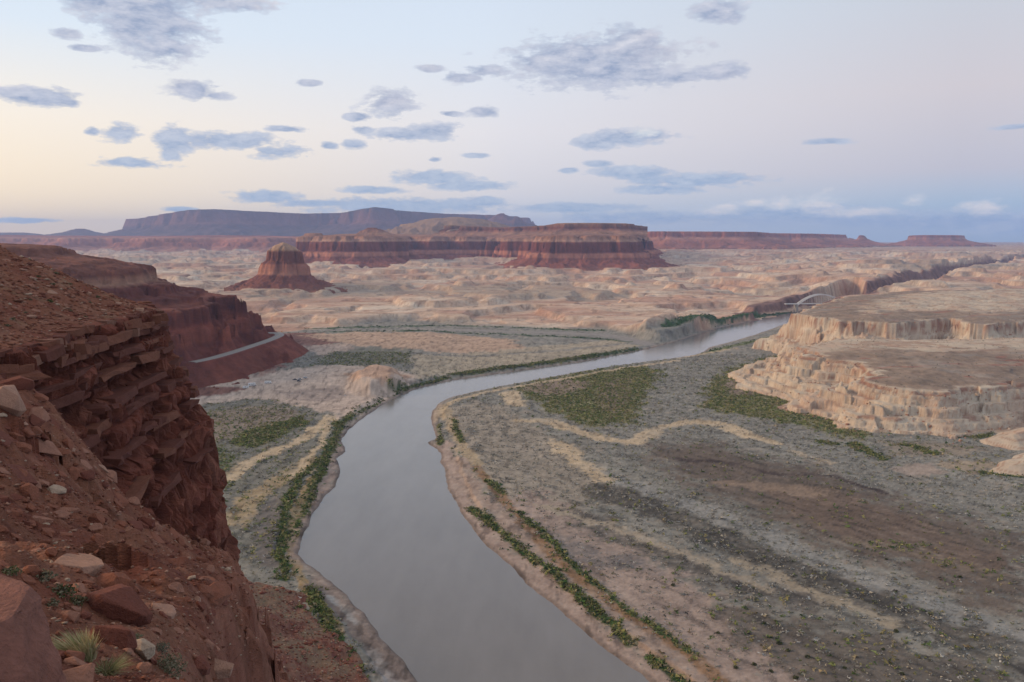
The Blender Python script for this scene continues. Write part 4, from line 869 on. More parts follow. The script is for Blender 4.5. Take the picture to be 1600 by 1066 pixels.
rr = random.Random(11)
MARKS = [('huge corner boulder', P(40, 980, D=6.5))] + [(n_, cast(a_, b_, near_fast, 4, 300)) for n_, a_, b_ in (('long pale sandstone slab', 128, 890), ('pinkish leaning slab', 72, 700), ('small cream slab', 88, 765), ('squat block with grassy top', 185, 965), ('pale buff block', 340, 1047), ('cracked red block', 178, 925), ('flat pinkish gravel slab', 255, 955), ('jutting dark slab', 30, 745), ('rounded pinkish boulder', 10, 635))]
def whereabouts(p):
    dl_, dr_ = _look(_GL, p.x, p.y), _look(_GR, p.x, p.y)
    if dr_ < 0: return 'on the bench close to its rim' if dr_ > -4 else 'high on the bench slope' if dr_ < -14 else 'midway up the open bench'
    if dr_ < 5: return 'at the foot of the layered ledges'
    if dl_ > -2.5: return 'at the edge of the cliff drop'
    n_, q = min(MARKS, key=lambda m: (m[1][0] - p.x) ** 2 + (m[1][1] - p.y) ** 2); d_ = math.hypot(q[0] - p.x, q[1] - p.y)
    side = ('downhill' if p.z < q[2] - .4 else 'uphill' if p.z > q[2] + .4 else 'level') if d_ > 1.2 else ''
    return f'lying right beside the {n_}' if not side else f'{side} from the {n_}' if side != 'level' else f'level with the {n_}'
def scatter_rocks(n, box, smin, smax, label, group, name, cis, ks, test):
    k = 0; tries = 0
    while k < n and tries < n * 12:
        tries += 1
        px, py = rr.uniform(box[0], box[1]), rr.uniform(box[2], box[3])
        p = cast(px, py, near_fast, 4, 300, 900)
        if p is None or not test(p): continue
        D = p.y; s = D / F_PX * rr.uniform(smin, smax) * .5 * (1 if rr.random() > .2 else 1.6)
        o = place_rock(p, s, (ci := rr.choice(cis)), (kk := rr.choice(ks)), tilt(p, rr.uniform(-1.2, .4), .3, rr), name, .34)
        cn = ['red', 'dark maroon', 'pinkish', 'cream', 'pale pink'][ci]; sh = 'flat slab-like' if kk < 4 else 'chunky angular'; sz = 'tiny' if s < .12 else 'small' if s < .3 else 'medium' if s < .6 else 'large'
        tag(o, f'{sz} {cn} {sh} rock {whereabouts(p)}', 'rock', group); k += 1
def _on_slope(p):
    a = np.array([p.x]); b = np.array([p.y]); return _look(_GL, a, b)[0] < -.5 and _look(_GR, a, b)[0] > 1 and _look(_GF, a, b)[0] < .3
def _on_bench(p):
    a = np.array([p.x]); b = np.array([p.y]); return sdist(a, b, RIM)[0] < -.5
scatter_rocks(190, (0, 350, 590, 1050), 12, 38, 'lying loose on the rubble slope', 'loose rocks on the rubble slope', 'rock', [0, 0, 1, 2], [0, 1, 2, 3, 4, 5], _on_slope)
scatter_rocks(30, (0, 330, 640, 1040), 9, 17, 'among gravel of the rubble slope', 'pale rock chips on the slope', 'rock', [3, 4, 4], [0, 1, 2, 5], _on_slope)
scatter_rocks(34, (0, 235, 385, 500), 8, 17, 'lying on the smooth bench above the rim', 'rocks on the bench', 'rock', [0, 2, 2, 4], [0, 1, 2, 3], _on_bench)
BLOCK = {}
for ci in range(5):
    for k in range(5):
        r_ = random.Random(900 + ci * 9 + k); bm = bmesh.new(); bmesh.ops.create_cube(bm, size=2, matrix=Matrix.Diagonal((1, .5, .24, 1)))
        bmesh.ops.subdivide_edges(bm, edges=[e for e in bm.edges if abs(e.verts[0].co.x - e.verts[1].co.x) > 1], cuts=2)
        for v in bm.verts: v.co += Vector((r_.uniform(-.14, .14), r_.uniform(-.16, .1), r_.uniform(-.05, .06)))
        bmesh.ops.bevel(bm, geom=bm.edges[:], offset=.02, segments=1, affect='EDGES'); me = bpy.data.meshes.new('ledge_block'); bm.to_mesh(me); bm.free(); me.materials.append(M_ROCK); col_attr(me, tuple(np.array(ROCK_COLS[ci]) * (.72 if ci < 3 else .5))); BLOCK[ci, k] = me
# capstone blocks along the rim of the bench: pieces of the cliff
rim_line = catmull(np.array([(-47, 64), (-43.5, 69), (-43.8, 76), (-46.5, 90), (-47.8, 103), (-50.5, 117), (-56, 125)]), 30)
acc = 0
for lay in range(3):
    s_next = rr.uniform(0, 1); acc = 0
    for i in range(1, len(rim_line)):
        a, b = rim_line[i - 1], rim_line[i]; acc += np.hypot(*(b - a))
        if acc < s_next: continue
        s_next = acc + rr.uniform(1.5, 3.0); t = (b - a) / np.hypot(*(b - a)); nrm = np.array([t[1], -t[0]])
        big = fbm(np.array([b[0] / 26]), np.array([b[1] / 26]), 3, ox=7.7)[0]
        off = -1.6 * big + [-.5, -.1, .35][lay] + rr.uniform(-.35, .45); q = b + nrm * off
        z = 180.15 - [.0, .75, 1.5][lay] + rr.uniform(-.35, .2)
        zs = near_fast(q[0], q[1])
        if lay and z < zs - .3: continue
        s = rr.uniform(.75, 1.6) * (1 + .15 * lay); o = bpy.data.objects.new('ledge_block', BLOCK[rr.choice([0, 0, 1, 2]), rr.randrange(5)]); COL.objects.link(o)
        o.scale = (s, s * rr.uniform(.8, 1.1), s * rr.uniform(.9, 1.5)); o.location = (q[0], q[1], z); o.rotation_euler = (rr.uniform(-.1, .1), rr.uniform(-.1, .1), math.atan2(t[1], t[0]) + rr.uniform(-.3, .3)); o.parent = CLIFF
for zl in (178.3, 176.8, 175.0, 172.6, 170.6, 168.0, 165.2, 162.0):
    s_next = rr.uniform(0, 2); acc = 0
    for i in range(1, len(rim_line)):
        a, b = rim_line[i - 1], rim_line[i]; acc += np.hypot(*(b - a))
        if acc < s_next: continue
        L_ = rr.choice([1.2, 2.2, 3.4, 4.6]) * rr.uniform(.85, 1.15); s_next = acc + L_ * rr.uniform(1.7, 3.2); t = (b - a) / np.hypot(*(b - a)); nrm = np.array([t[1], -t[0]]); dd = np.linspace(-1.5, 14, 120); q = b[None] + nrm[None] * dd[:, None]
        h = near_fast(q[:, 0], q[:, 1]); m = np.nonzero(h < zl)[0]
        if len(m) == 0 or _look(_GF, q[max(m[0] - 1, 0), 0], q[max(m[0] - 1, 0), 1]) < .5: continue
        p = q[m[0]] + nrm * rr.uniform(-.55, .2); o = bpy.data.objects.new('ledge_block', BLOCK[rr.choice([0, 1, 1]), rr.randrange(5)]); COL.objects.link(o); o.parent = CLIFF
        o.scale = (L_, rr.uniform(1.8, 3.0), rr.uniform(.9, 2.2)); o.location = (p[0], p[1], zl + rr.uniform(-.25, .25)); o.rotation_euler = (rr.uniform(-.05, .05), rr.uniform(-.025, .025), math.atan2(t[1], t[0]) + rr.uniform(-.08, .08))
# fine rubble nobody could count
def rubble():
    n = 15000; px = RNG.uniform(-30, 420, n); D = np.where(RNG.random(n) < .6, np.exp(RNG.uniform(np.log(7), np.log(75), n)), RNG.uniform(70, 135, n))
    x = (px - CX) / F_PX * D; y = D; z, dr, dl, onf, tal, S = near_height(x, y, True)
    k = ~onf & (dl < .5); x, y, z, D = x[k], y[k], z[k], D[k]; n = len(x)
    s = D / F_PX * RNG.uniform(1.0, 4.5, n) * np.where(RNG.random(n) < .12, 1.7, 1)
    base = np.array([(1, 0, 0), (.2, .8, .1), (-.9, .3, 0), (-.4, -.7, .05), (.5, -.6, -.05), (.1, .05, .5), (0, 0, -.5)])
    tr = np.array([(0, 1, 5), (1, 2, 5), (2, 3, 5), (3, 4, 5), (4, 0, 5), (1, 0, 6), (2, 1, 6), (3, 2, 6), (4, 3, 6), (0, 4, 6)])
    a = RNG.uniform(0, 6.28, n); v = base[None] * RNG.uniform(.7, 1.3, (n, 7, 3)); v[..., 2] *= RNG.uniform(.4, 1.2, n)[:, None]
    ca, sa = np.cos(a)[:, None], np.sin(a)[:, None]; vx = v[..., 0] * ca - v[..., 1] * sa; vy = v[..., 0] * sa + v[..., 1] * ca
    co = np.stack([x[:, None] + vx * s[:, None], y[:, None] + vy * s[:, None], z[:, None] + v[..., 2] * s[:, None] + .1 * s[:, None]], -1).reshape(-1, 3)
    t = (tr[None] + (np.arange(n) * 7)[:, None, None]).reshape(-1, 3)
    cc = np.array(ROCK_COLS)[RNG.choice(5, n, p=[.38, .25, .22, .05, .10])] * RNG.uniform(.75, 1.2, (n, 1)); cc = np.repeat(cc, 7, 0)
    o = tri_mesh('rubble', co, t, M_ROCK, cc); tag(o, 'fine red rock rubble strewn over the slope and bench', 'rubble', None, 'stuff')
    # talus stones far below
    n = 5000; px = RNG.uniform(330, 620, n); D = RNG.uniform(230, 420, n); x = (px - CX) / F_PX * D; y = D; z, dr, dl, onf, tal, S = near_height(x, y, True); k = tal & (z > 4); x, y, z = x[k], y[k], z[k]; n = len(x)
    s = RNG.uniform(.25, .8, n) * np.where(RNG.random(n) < .06, 2.4, 1); v = base[None] * RNG.uniform(.7, 1.3, (n, 7, 3))
    co = np.stack([x[:, None] + v[..., 0] * s[:, None], y[:, None] + v[..., 1] * s[:, None], z[:, None] + v[..., 2] * s[:, None] + .1 * s[:, None]], -1).reshape(-1, 3)
    t = (tr[None] + (np.arange(n) * 7)[:, None, None]).reshape(-1, 3); cc = np.repeat(np.array(ROCK_COLS)[RNG.choice(5, n, p=[.35, .2, .25, .08, .12])] * RNG.uniform(.8, 1.2, (n, 1)), 7, 0)
    o = tri_mesh('scree', co, t, M_ROCK, cc); tag(o, 'loose stones scattered over the talus beneath the cliff', 'scree', None, 'stuff')
rubble(); print('rocks', time.time() - T0)

# ------------------------------------------------------------------ foreground plants
def grass_mesh(name, n, h, spread, cols, lean, seed):
    r = np.random.default_rng(seed); co = []; tr = []; cc = []
    for i in range(n):
        a = r.uniform(0, 6.28); rad = spread * .35 * np.sqrt(r.random()); b = np.array([rad * np.cos(a), rad * np.sin(a), 0]); hh = h * r.uniform(.45, 1.0)
        dirv = np.array([np.cos(a) * r.uniform(.1, .7) * spread + lean[0], np.sin(a) * r.uniform(.1, .7) * spread + lean[1], 0]); w = h * .012 * r.uniform(.6, 1.4); sd = np.array([-np.sin(a + r.uniform(-1, 1)), np.cos(a), 0]) * w
        c = np.array(cols[r.integers(len(cols))]) * r.uniform(.75, 1.2); k0 = len(co)
        for j, t in enumerate((0, .4, .75)):
            m = b + dirv * t ** 1.7 + np.array([0, 0, hh * (t - .22 * t * t)]); co += [m - sd * (1 - t * .5), m + sd * (1 - t * .5)]; cc += [c, c]
        m = b + dirv + np.array([0, 0, hh * .8]); co.append(m); cc.append(c)
        tr += [(k0, k0 + 1, k0 + 3), (k0, k0 + 3, k0 + 2), (k0 + 2, k0 + 3, k0 + 5), (k0 + 2, k0 + 5, k0 + 4), (k0 + 4, k0 + 5, k0 + 6)]
    return np.array(co), np.array(tr), np.array(cc)
def bush_mesh(n, rx, rz, cols, seed, leaf=.1):
    r = np.random.default_rng(seed); d = r.normal(size=(n, 3)); d /= np.linalg.norm(d, axis=1)[:, None]; d[:, 2] = np.abs(d[:, 2]); q = r.random(n) ** .35
    lump = 1 + .35 * perlin(d[:, 0] * 2.3 + seed, d[:, 1] * 2.3 + d[:, 2])
    c = d * q[:, None] * lump[:, None] * np.array([rx, rx, rz]); L = leaf * rx * r.uniform(.6, 1.5, (n, 1))
    u = r.normal(size=(n, 3)); u /= np.linalg.norm(u, axis=1)[:, None]; v = np.cross(u, r.normal(size=(n, 3))); v /= np.linalg.norm(v, axis=1)[:, None]
    co = np.stack([c - u * L, c + v * L * .45, c + u * L, c - v * L * .45], 1).reshape(-1, 3); k = np.arange(n) * 4
    tr = np.concatenate([np.stack([k, k + 1, k + 2], 1), np.stack([k, k + 2, k + 3], 1)])
    cc = np.repeat(np.array(cols)[r.integers(len(cols), size=n)] * r.uniform(.7, 1.25, (n, 1)), 4, 0); return co, tr, cc
def plant(name, label, cat, p, mesh, group=None, stems=None):
    root = bpy.data.objects.new(name, None); COL.objects.link(root); root.location = p; tag(root, label, cat, group)
    o = tri_mesh('foliage', mesh[0], mesh[1], M_TUFT, mesh[2], root)
    r = np.random.default_rng(abs(hash(label)) % 1000 if False else len(label)); R = np.abs(mesh[0][:, 0]).max(); Hh = mesh[0][:, 2].max(); co = []; tr = []
    for i in range(9):
        a = r.uniform(0, 6.28); tip = np.array([np.cos(a) * R * .6, np.sin(a) * R * .6, Hh * .75]); w = R * .02; k = len(co)
        co += [(-w, 0, -.06 * Hh), (w, 0, -.06 * Hh), (0, w, -.06 * Hh), tuple(tip)]; tr += [(k, k + 1, k + 3), (k + 1, k + 2, k + 3), (k + 2, k, k + 3)]
    tri_mesh('stem', np.array(co), np.array(tr), M_TUFT, np.tile((.16, .11, .075), (len(co), 1)), root); return root
STRAWC = [(.40, .32, .17), (.34, .29, .15), (.45, .37, .22), (.25, .25, .11)]
SAGE = [(.17, .155, .095), (.13, .125, .07), (.22, .195, .13)]; DGR = [(.075, .085, .03), (.10, .11, .042), (.055, .062, .025)]
def at(px, py): return cast(px, py, near_fast, 4, 300)
plant('grass_tuft', 'leaning straw-coloured bunch grass right of the huge corner boulder', 'grass', at(130, 1032), grass_mesh('g', 700, .42, .42, STRAWC, (-.16, .0), 1))
plant('grass_tuft', 'low green-tipped grass tuft at the foot of the corner boulder', 'grass', at(168, 1052), grass_mesh('g', 380, .22, .34, [(.27, .26, .12), (.20, .21, .09), (.34, .30, .16)], (.1, -.05), 2))
plant('shrub', 'dark grey-green shrub left of the pale buff block', 'shrub', at(262, 1052), bush_mesh(900, .30, .30, SAGE, 3, .07))
plant('shrub', 'small blue-grey sage bush above the dark grey-green shrub', 'shrub', at(252, 1018), bush_mesh(500, .16, .16, [(.14, .145, .10), (.105, .11, .075)], 4, .09))
for i, (px, py, sz, lab) in enumerate([(15, 897, .22, 'dark tuft behind the top of the corner boulder'), (66, 905, .26, 'low grey-green bush just beyond the corner boulder'), (95, 928, .30, 'flat spreading sage bush below the long pale slab'), (78, 945, .18, 'small round dark bush close to the corner boulder'), (120, 942, .2, 'faint sage clump among gravel below the long pale slab'),
                                       (210, 1000, .16, 'tiny sage clump beside the small cream boulder')]):
    plant('shrub', lab, 'shrub', at(px, py), bush_mesh(260, sz, sz * .6, SAGE if i % 2 else DGR + SAGE, 20 + i, .12))
for i, (px, py, s) in enumerate([(77, 472, 11), (97, 415, 9), (60, 433, 7), (82, 445, 8), (110, 445, 7), (105, 428, 12), (124, 436, 7), (140, 474, 7), (152, 465, 8), (110, 487, 7), (133, 497, 8), (20, 500, 9), (40, 490, 7), (172, 448, 7), (160, 447, 8), (12, 510, 9), (88, 428, 9), (48, 470, 6)]):
    p = at(px, py)
    if p is None: continue
    sz = p.y / F_PX * s * .55
    plant('shrub', ['single bright green bush on the open red bench', 'low dark desert shrub dotting the red bench above the rim'][i > 0], 'shrub', p, bush_mesh(110, sz, sz * .7, DGR if i < 3 else SAGE + DGR, 60 + i, .2), None if i == 0 else 'shrubs on the bench')
print('plants', time.time() - T0)

# ------------------------------------------------------------------ scrub and thickets of the flood plain
def scatter_veg():
    n = 420000; px = RNG.uniform(250, 1640, n); u = RNG.random(n); D = np.sqrt(u * (1330 ** 2 - 310 ** 2) + 310 ** 2); x = (px - CX) / F_PX * D; y = D
    rs = sdist(x, y, RIVER); k = rs > 3; x, y, rs = x[k], y[k], rs[k]
    _, sc, gr = zone_fields(x, y, rs); r = RNG.random(len(x))
    def part(f, m):
        out = np.full(x.shape, -99.0); out[m] = f(x[m], y[m]); return out
    bz = part(lambda a, b: bluff_height(a, b)[0], x > 150); nz = part(near_height, (x < 20) & (y < 680)); hz = part(head_height, (x < -150) & (y > 650))
    clump = smooth((fbm(x / 9, y / 9, 3, ox=51) + .25) / .4)
    ok = (bz < 3) & (nz < 5) & (hz < 3)
    isg = ok & (r < gr); iss = ok & ~isg & (r < sc * clump * .62)
    def add(name, x, y, smin, smax, cols, nt, hgt, label, z=None):
        n = len(x); z = valley_height(x, y) if z is None else z; s = smin + (smax - smin) * RNG.random(n) ** 1.8; c = RNG.normal(size=(n, nt, 3)); c /= np.linalg.norm(c, axis=2)[..., None]; c[..., 2] = np.abs(c[..., 2]); q = RNG.random((n, nt, 1)) ** .5; c = c * q
        e = RNG.normal(size=(n, nt, 3, 3)) * .42; e[..., 2] *= .8
        v = c[:, :, None, :] + e; v[..., 2] = np.maximum(v[..., 2], -.1); v = v * s[:, None, None, None]; v[..., 2] *= hgt
        v[..., 0] += x[:, None, None]; v[..., 1] += y[:, None, None]; v[..., 2] += z[:, None, None]
        co = v.reshape(-1, 3); tr = np.arange(len(co)).reshape(-1, 3)
        cc = np.array(cols)[RNG.integers(len(cols), size=n)] * RNG.uniform(.7, 1.3, (n, 1)); cc = np.repeat(cc, nt * 3, 0)
        o = tri_mesh(name, co, tr, M_SCRUB, cc); tag(o, label, 'shrubs', None, 'stuff'); print(name, n, n * nt)
    add('scrub', x[iss], y[iss], .5, 1.7, [(.28, .27, .24), (.35, .34, .315), (.19, .175, .15), (.34, .30, .23), (.22, .215, .18), (.36, .355, .33), (.12, .11, .09), (.27, .25, .20), (.19, .19, .14)], 5, .75, 'grey leafless scrub covering the flood plain')
    add('thicket', x[isg], y[isg], .9, 2.1, [(.17, .19, .06), (.12, .155, .045), (.22, .215, .08), (.25, .225, .09), (.08, .12, .036), (.27, .22, .13)], 9, .95, 'green willow and tamarisk thicket along the banks and flats')
    n = 9000; tx = RNG.uniform(-230, -40, n); ty = RNG.uniform(290, 520, n); q = near_height(tx, ty, True); k = q[4] & (q[0] > 4) & (q[0] < 60) & (RNG.random(n) < np.interp(q[0], [4, 25, 60], [.7, .35, .06])) & (fbm(tx / 14, ty / 14, 3, ox=3) > -.1)
    add('scrub', tx[k], ty[k], .35, 1.1, [(.20, .19, .13), (.26, .22, .14), (.12, .12, .075), (.30, .25, .17), (.09, .10, .05)], 5, .8, 'sparse scrub dotting the talus beneath the near cliff', q[0][k])
    gx, gy = [], []
    for area, pts, hw, fe, wp, c, s_, g_ in ZW:
        if area or g_ < .6 or pts[:, 1].max() > 1500: continue
        seg = np.diff(pts, axis=0); ln = np.hypot(seg[:, 0], seg[:, 1]); n = int(ln.sum() * hw * 2 * .30); t = RNG.random(n) * ln.sum(); i = np.minimum(np.searchsorted(np.cumsum(ln), t), len(ln) - 1); f = RNG.random(n)
        q = pts[i] + seg[i] * f[:, None] + RNG.normal(size=(n, 2)) * hw * 1.15; gx.append(q[:, 0]); gy.append(q[:, 1])
    gx = np.concatenate(gx); gy = np.concatenate(gy); gap = fbm(gx / 11, gy / 11, 3, ox=71); k = (gap > -.08) & (sdist(gx, gy, RIVER) > 3); gx, gy = gx[k], gy[k]
    add('thicket', gx, gy, .45, 2.4, [(.20, .17, .08), (.17, .17, .06), (.05, .095, .025), (.07, .12, .03), (.10, .135, .04), (.035, .07, .02), (.15, .15, .05)], 9, .95, 'dense green willow strip lining the river banks')
    # far green margins
    n = 26000; px = RNG.uniform(420, 1260, n); D = RNG.uniform(1300, 2250, n); x = (px - CX) / F_PX * D; y = D; rs = sdist(x, y, RIVER); k = rs > 4; x, y, rs = x[k], y[k], rs[k]
    _, sc, gr = zone_fields(x, y, rs); k = (RNG.random(len(x)) < gr) & (gr > .3) & (bluff_height(x, y)[0] < 3)
    add('thicket', x[k], y[k], 1.6, 3.2, [(.06, .10, .028), (.045, .085, .024), (.09, .12, .04)], 7, .9, 'dark green thicket edging the far river bank and side channel')
    # lone bushes one can count on the near right flat
    spots = [(1218, 1000), (1232, 1012), (1262, 1022), (1205, 1045), (1178, 1035), (1380, 1012), (1195, 970), (1244, 1055), (1410, 1050), (1400, 985), (1320, 1040), (1150, 1040), (1052, 912), (1122, 985), (1500, 900), (1385, 872)]
    for i, (a, b) in enumerate(spots):
        q = P(a, b, 4.5); zz = valley_height(np.array([q[0]]), np.array([q[1]]))[0]; s = 1.0 + .5 * ((i * 7) % 5) / 5 + (.6 if i == 0 else 0)
        plant('shrub', 'large dark green bush standing alone on the sandy flat' if i == 0 else 'lone dark green bush dotting the flat right of the river', 'shrub', Vector((q[0], q[1], zz)), bush_mesh(140, s, s * .9, DGR, 90 + i, .22), None if i == 0 else 'lone bushes on the flat')
scatter_veg(); print('veg', time.time() - T0)

def fallen_blocks():
    n = 9000; px = RNG.uniform(1180, 1640, n); D = RNG.uniform(740, 1400, n); x = (px - CX) / F_PX * D; y = D; z, top = bluff_height(x, y); g = valley_height(x, y); zz = np.maximum(z, g)
    k = (top < 1) & (top > -75) & (RNG.random(n) < .5) & (fbm(x / 18, y / 18, 2, ox=12) > -.05); x, y, zz = x[k], y[k], zz[k]; n = len(x); s = RNG.uniform(.35, 1.1, n) * np.where(RNG.random(n) < .1, 2.2, 1)
    base = np.array([(-1, -1, -1), (1, -1, -1), (1, 1, -1), (-1, 1, -1), (-1, -1, 1), (1, -1, 1), (1, 1, 1), (-1, 1, 1)]) * .6
    tr = np.array([(0, 1, 5), (0, 5, 4), (1, 2, 6), (1, 6, 5), (2, 3, 7), (2, 7, 6), (3, 0, 4), (3, 4, 7), (4, 5, 6), (4, 6, 7)])
    v = base[None] * RNG.uniform(.6, 1.3, (n, 8, 3)); a = RNG.uniform(0, 6.28, n)[:, None]; vx = v[..., 0] * np.cos(a) - v[..., 1] * np.sin(a); vy = v[..., 0] * np.sin(a) + v[..., 1] * np.cos(a)
    co = np.stack([x[:, None] + vx * s[:, None], y[:, None] + vy * s[:, None], zz[:, None] + (v[..., 2] + .2) * s[:, None]], -1).reshape(-1, 3); t = (tr[None] + (np.arange(n) * 8)[:, None, None]).reshape(-1, 3)
    cc = np.repeat(np.array([(.50, .36, .25), (.38, .22, .15), (.30, .15, .10), (.55, .43, .32)])[RNG.integers(4, size=n)], 8, 0); o = tri_mesh('fallen_blocks', co, t, M_ROCK, cc); tag(o, 'broken sandstone blocks strewn down the pale bluffs', 'rubble', None, 'stuff'); print('blocks', n)
fallen_blocks()
def bluff_shrubs():
    n = 2600; px = RNG.uniform(1200, 1640, n); D = RNG.uniform(780, 1700, n); x = (px - CX) / F_PX * D; y = D; z, top = bluff_height(x, y); k = (z > valley_height(x, y)) & (RNG.random(n) < np.where(top > 3, .8, .35)) & (fbm(x / 30, y / 30, 3, ox=9) > -.12); x, y, z = x[k], y[k], z[k]; n = len(x)
    c = RNG.normal(size=(n, 6, 3)); c /= np.linalg.norm(c, axis=2)[..., None]; c[..., 2] = np.abs(c[..., 2]); v = (c[:, :, None, :] + RNG.normal(size=(n, 6, 3, 3)) * .45) * RNG.uniform(.3, 1.0, n)[:, None, None, None]; v[..., 2] = np.maximum(v[..., 2], -.1)
    v = v + np.stack([x, y, z], 1)[:, None, None, :]; cc = np.repeat(np.array([(.10, .10, .06), (.15, .14, .09), (.075, .08, .04), (.19, .16, .11)])[RNG.integers(4, size=n)], 18, 0)
    o = tri_mesh('desert_scrub', v.reshape(-1, 3), np.arange(n * 18).reshape(-1, 3), M_SCRUB, cc); tag(o, 'small dark desert shrubs dotting the bluff tops', 'shrubs', None, 'stuff')
bluff_shrubs()

# ------------------------------------------------------------------ road on the headland's skirt
M_ASPH = simple('worn_asphalt', (.30, .27, .25), .9)
def build_road():
    pts = ROADW; n = len(pts); co = []; tr = []
    t = np.gradient(pts[:, :2], axis=0); t /= np.linalg.norm(t, axis=1)[:, None]; nm = np.c_[-t[:, 1], t[:, 0]]
    for i in range(n):
        for s, dz in ((-8.5, -1.4), (-6.5, .35), (0, .45), (6.5, .35), (8.5, -1.4)): co.append((pts[i, 0] + nm[i, 0] * s, pts[i, 1] + nm[i, 1] * s, pts[i, 2] + dz))
    for i in range(n - 1):
        for j in range(4): a = i * 5 + j; tr += [(a, a + 1, a + 6), (a, a + 6, a + 5)]
    o = tri_mesh('road', np.array(co), np.array(tr), M_ASPH); tag(o, 'pale road curving round the foot of the dark red headland', None, None, 'structure')
    m2 = simple('road_paint', (.6, .48, .12), .7); co = []; tr = []
    for i in range(n):
        for s in (-.15, .15): co.append((pts[i, 0] + nm[i, 0] * s, pts[i, 1] + nm[i, 1] * s, pts[i, 2] + .47))
    for i in range(n - 1): a = i * 2; tr += [(a, a + 1, a + 3), (a, a + 3, a + 2)]
    tri_mesh('centre_line', np.array(co), np.array(tr), m2, None, o)
build_road()
def box(bm, c, d, rz=0, taper=0):
    m = Matrix.Translation(c) @ Matrix.Rotation(rz, 4, 'Z') @ Matrix.Diagonal((d[0], d[1], d[2], 1)); g = bmesh.ops.create_cube(bm, size=1, matrix=m)
    return g['verts']
def cyl(bm, c, r, h, axis='Y', seg=14):
    rot = Matrix.Rotation(math.pi / 2, 4, 'X') if axis == 'Y' else (Matrix.Rotation(math.pi / 2, 4, 'Y') if axis == 'X' else Matrix.Identity(4))
    bmesh.ops.create_cone(bm, cap_ends=True, segments=seg, radius1=r, radius2=r, depth=h, matrix=Matrix.Translation(c) @ rot)
def child(name, fn, mat, parent):
    bm = bmesh.new(); fn(bm); return bm_obj(name, bm, mat, parent)
M_SIGN = simple('orange_sign', (.75, .25, .04), .6); M_STEEL = simple('grey_steel', (.42, .42, .42), .5, .3)
def build_sign():
    q = ROADW[-12]; root = bpy.data.objects.new('road_sign', None); COL.objects.link(root); root.location = (q[0] + 8, q[1], q[2] - .2); tag(root, 'small orange sign beside the bend of the road', 'sign')
    child('post', lambda b: box(b, (0, 0, 1.2), (.12, .12, 2.6)), M_STEEL, root)
    def pl(b): v = box(b, (0, -.1, 2.9), (1.7, .05, 1.7)); bmesh.ops.rotate(b, verts=v, cent=(0, -.1, 2.9), matrix=Matrix.Rotation(math.pi / 4, 3, 'Y'))
    child('panel', pl, M_SIGN, root)
build_sign()

# ------------------------------------------------------------------ vehicles on the terrace
M_WHITE = simple('white_paint', (.78, .78, .78), .35); M_DARKP = simple('dark_paint', (.05, .055, .07), .3, .2); M_SILV = simple('silver_paint', (.45, .47, .50), .3, .5); M_GLASS = simple('tinted_glass', (.03, .04, .05), .1); M_TYRE = simple('tyre_rubber', (.02, .02, .02), .9)
def wheels(root, xs, w, r):
    for xx in xs:
        for sy in (-1, 1):
            t = child('wheel', lambda b: cyl(b, (xx, sy * w, r), r, .25), M_TYRE, root); child('rim', lambda b: cyl(b, (xx, sy * (w + .02), r), r * .55, .26, 'Y', 10), M_STEEL, t)
def prism(bm, prof, w):
    a = [bm.verts.new((p[0], -w, p[1])) for p in prof]; b = [bm.verts.new((p[0], w, p[1])) for p in prof]; n = len(prof); bm.faces.new(a); bm.faces.new(b[::-1])
    for i in range(n): bm.faces.new((a[i], b[i], b[(i + 1) % n], a[(i + 1) % n]))
    bmesh.ops.recalc_face_normals(bm, faces=bm.faces[:])
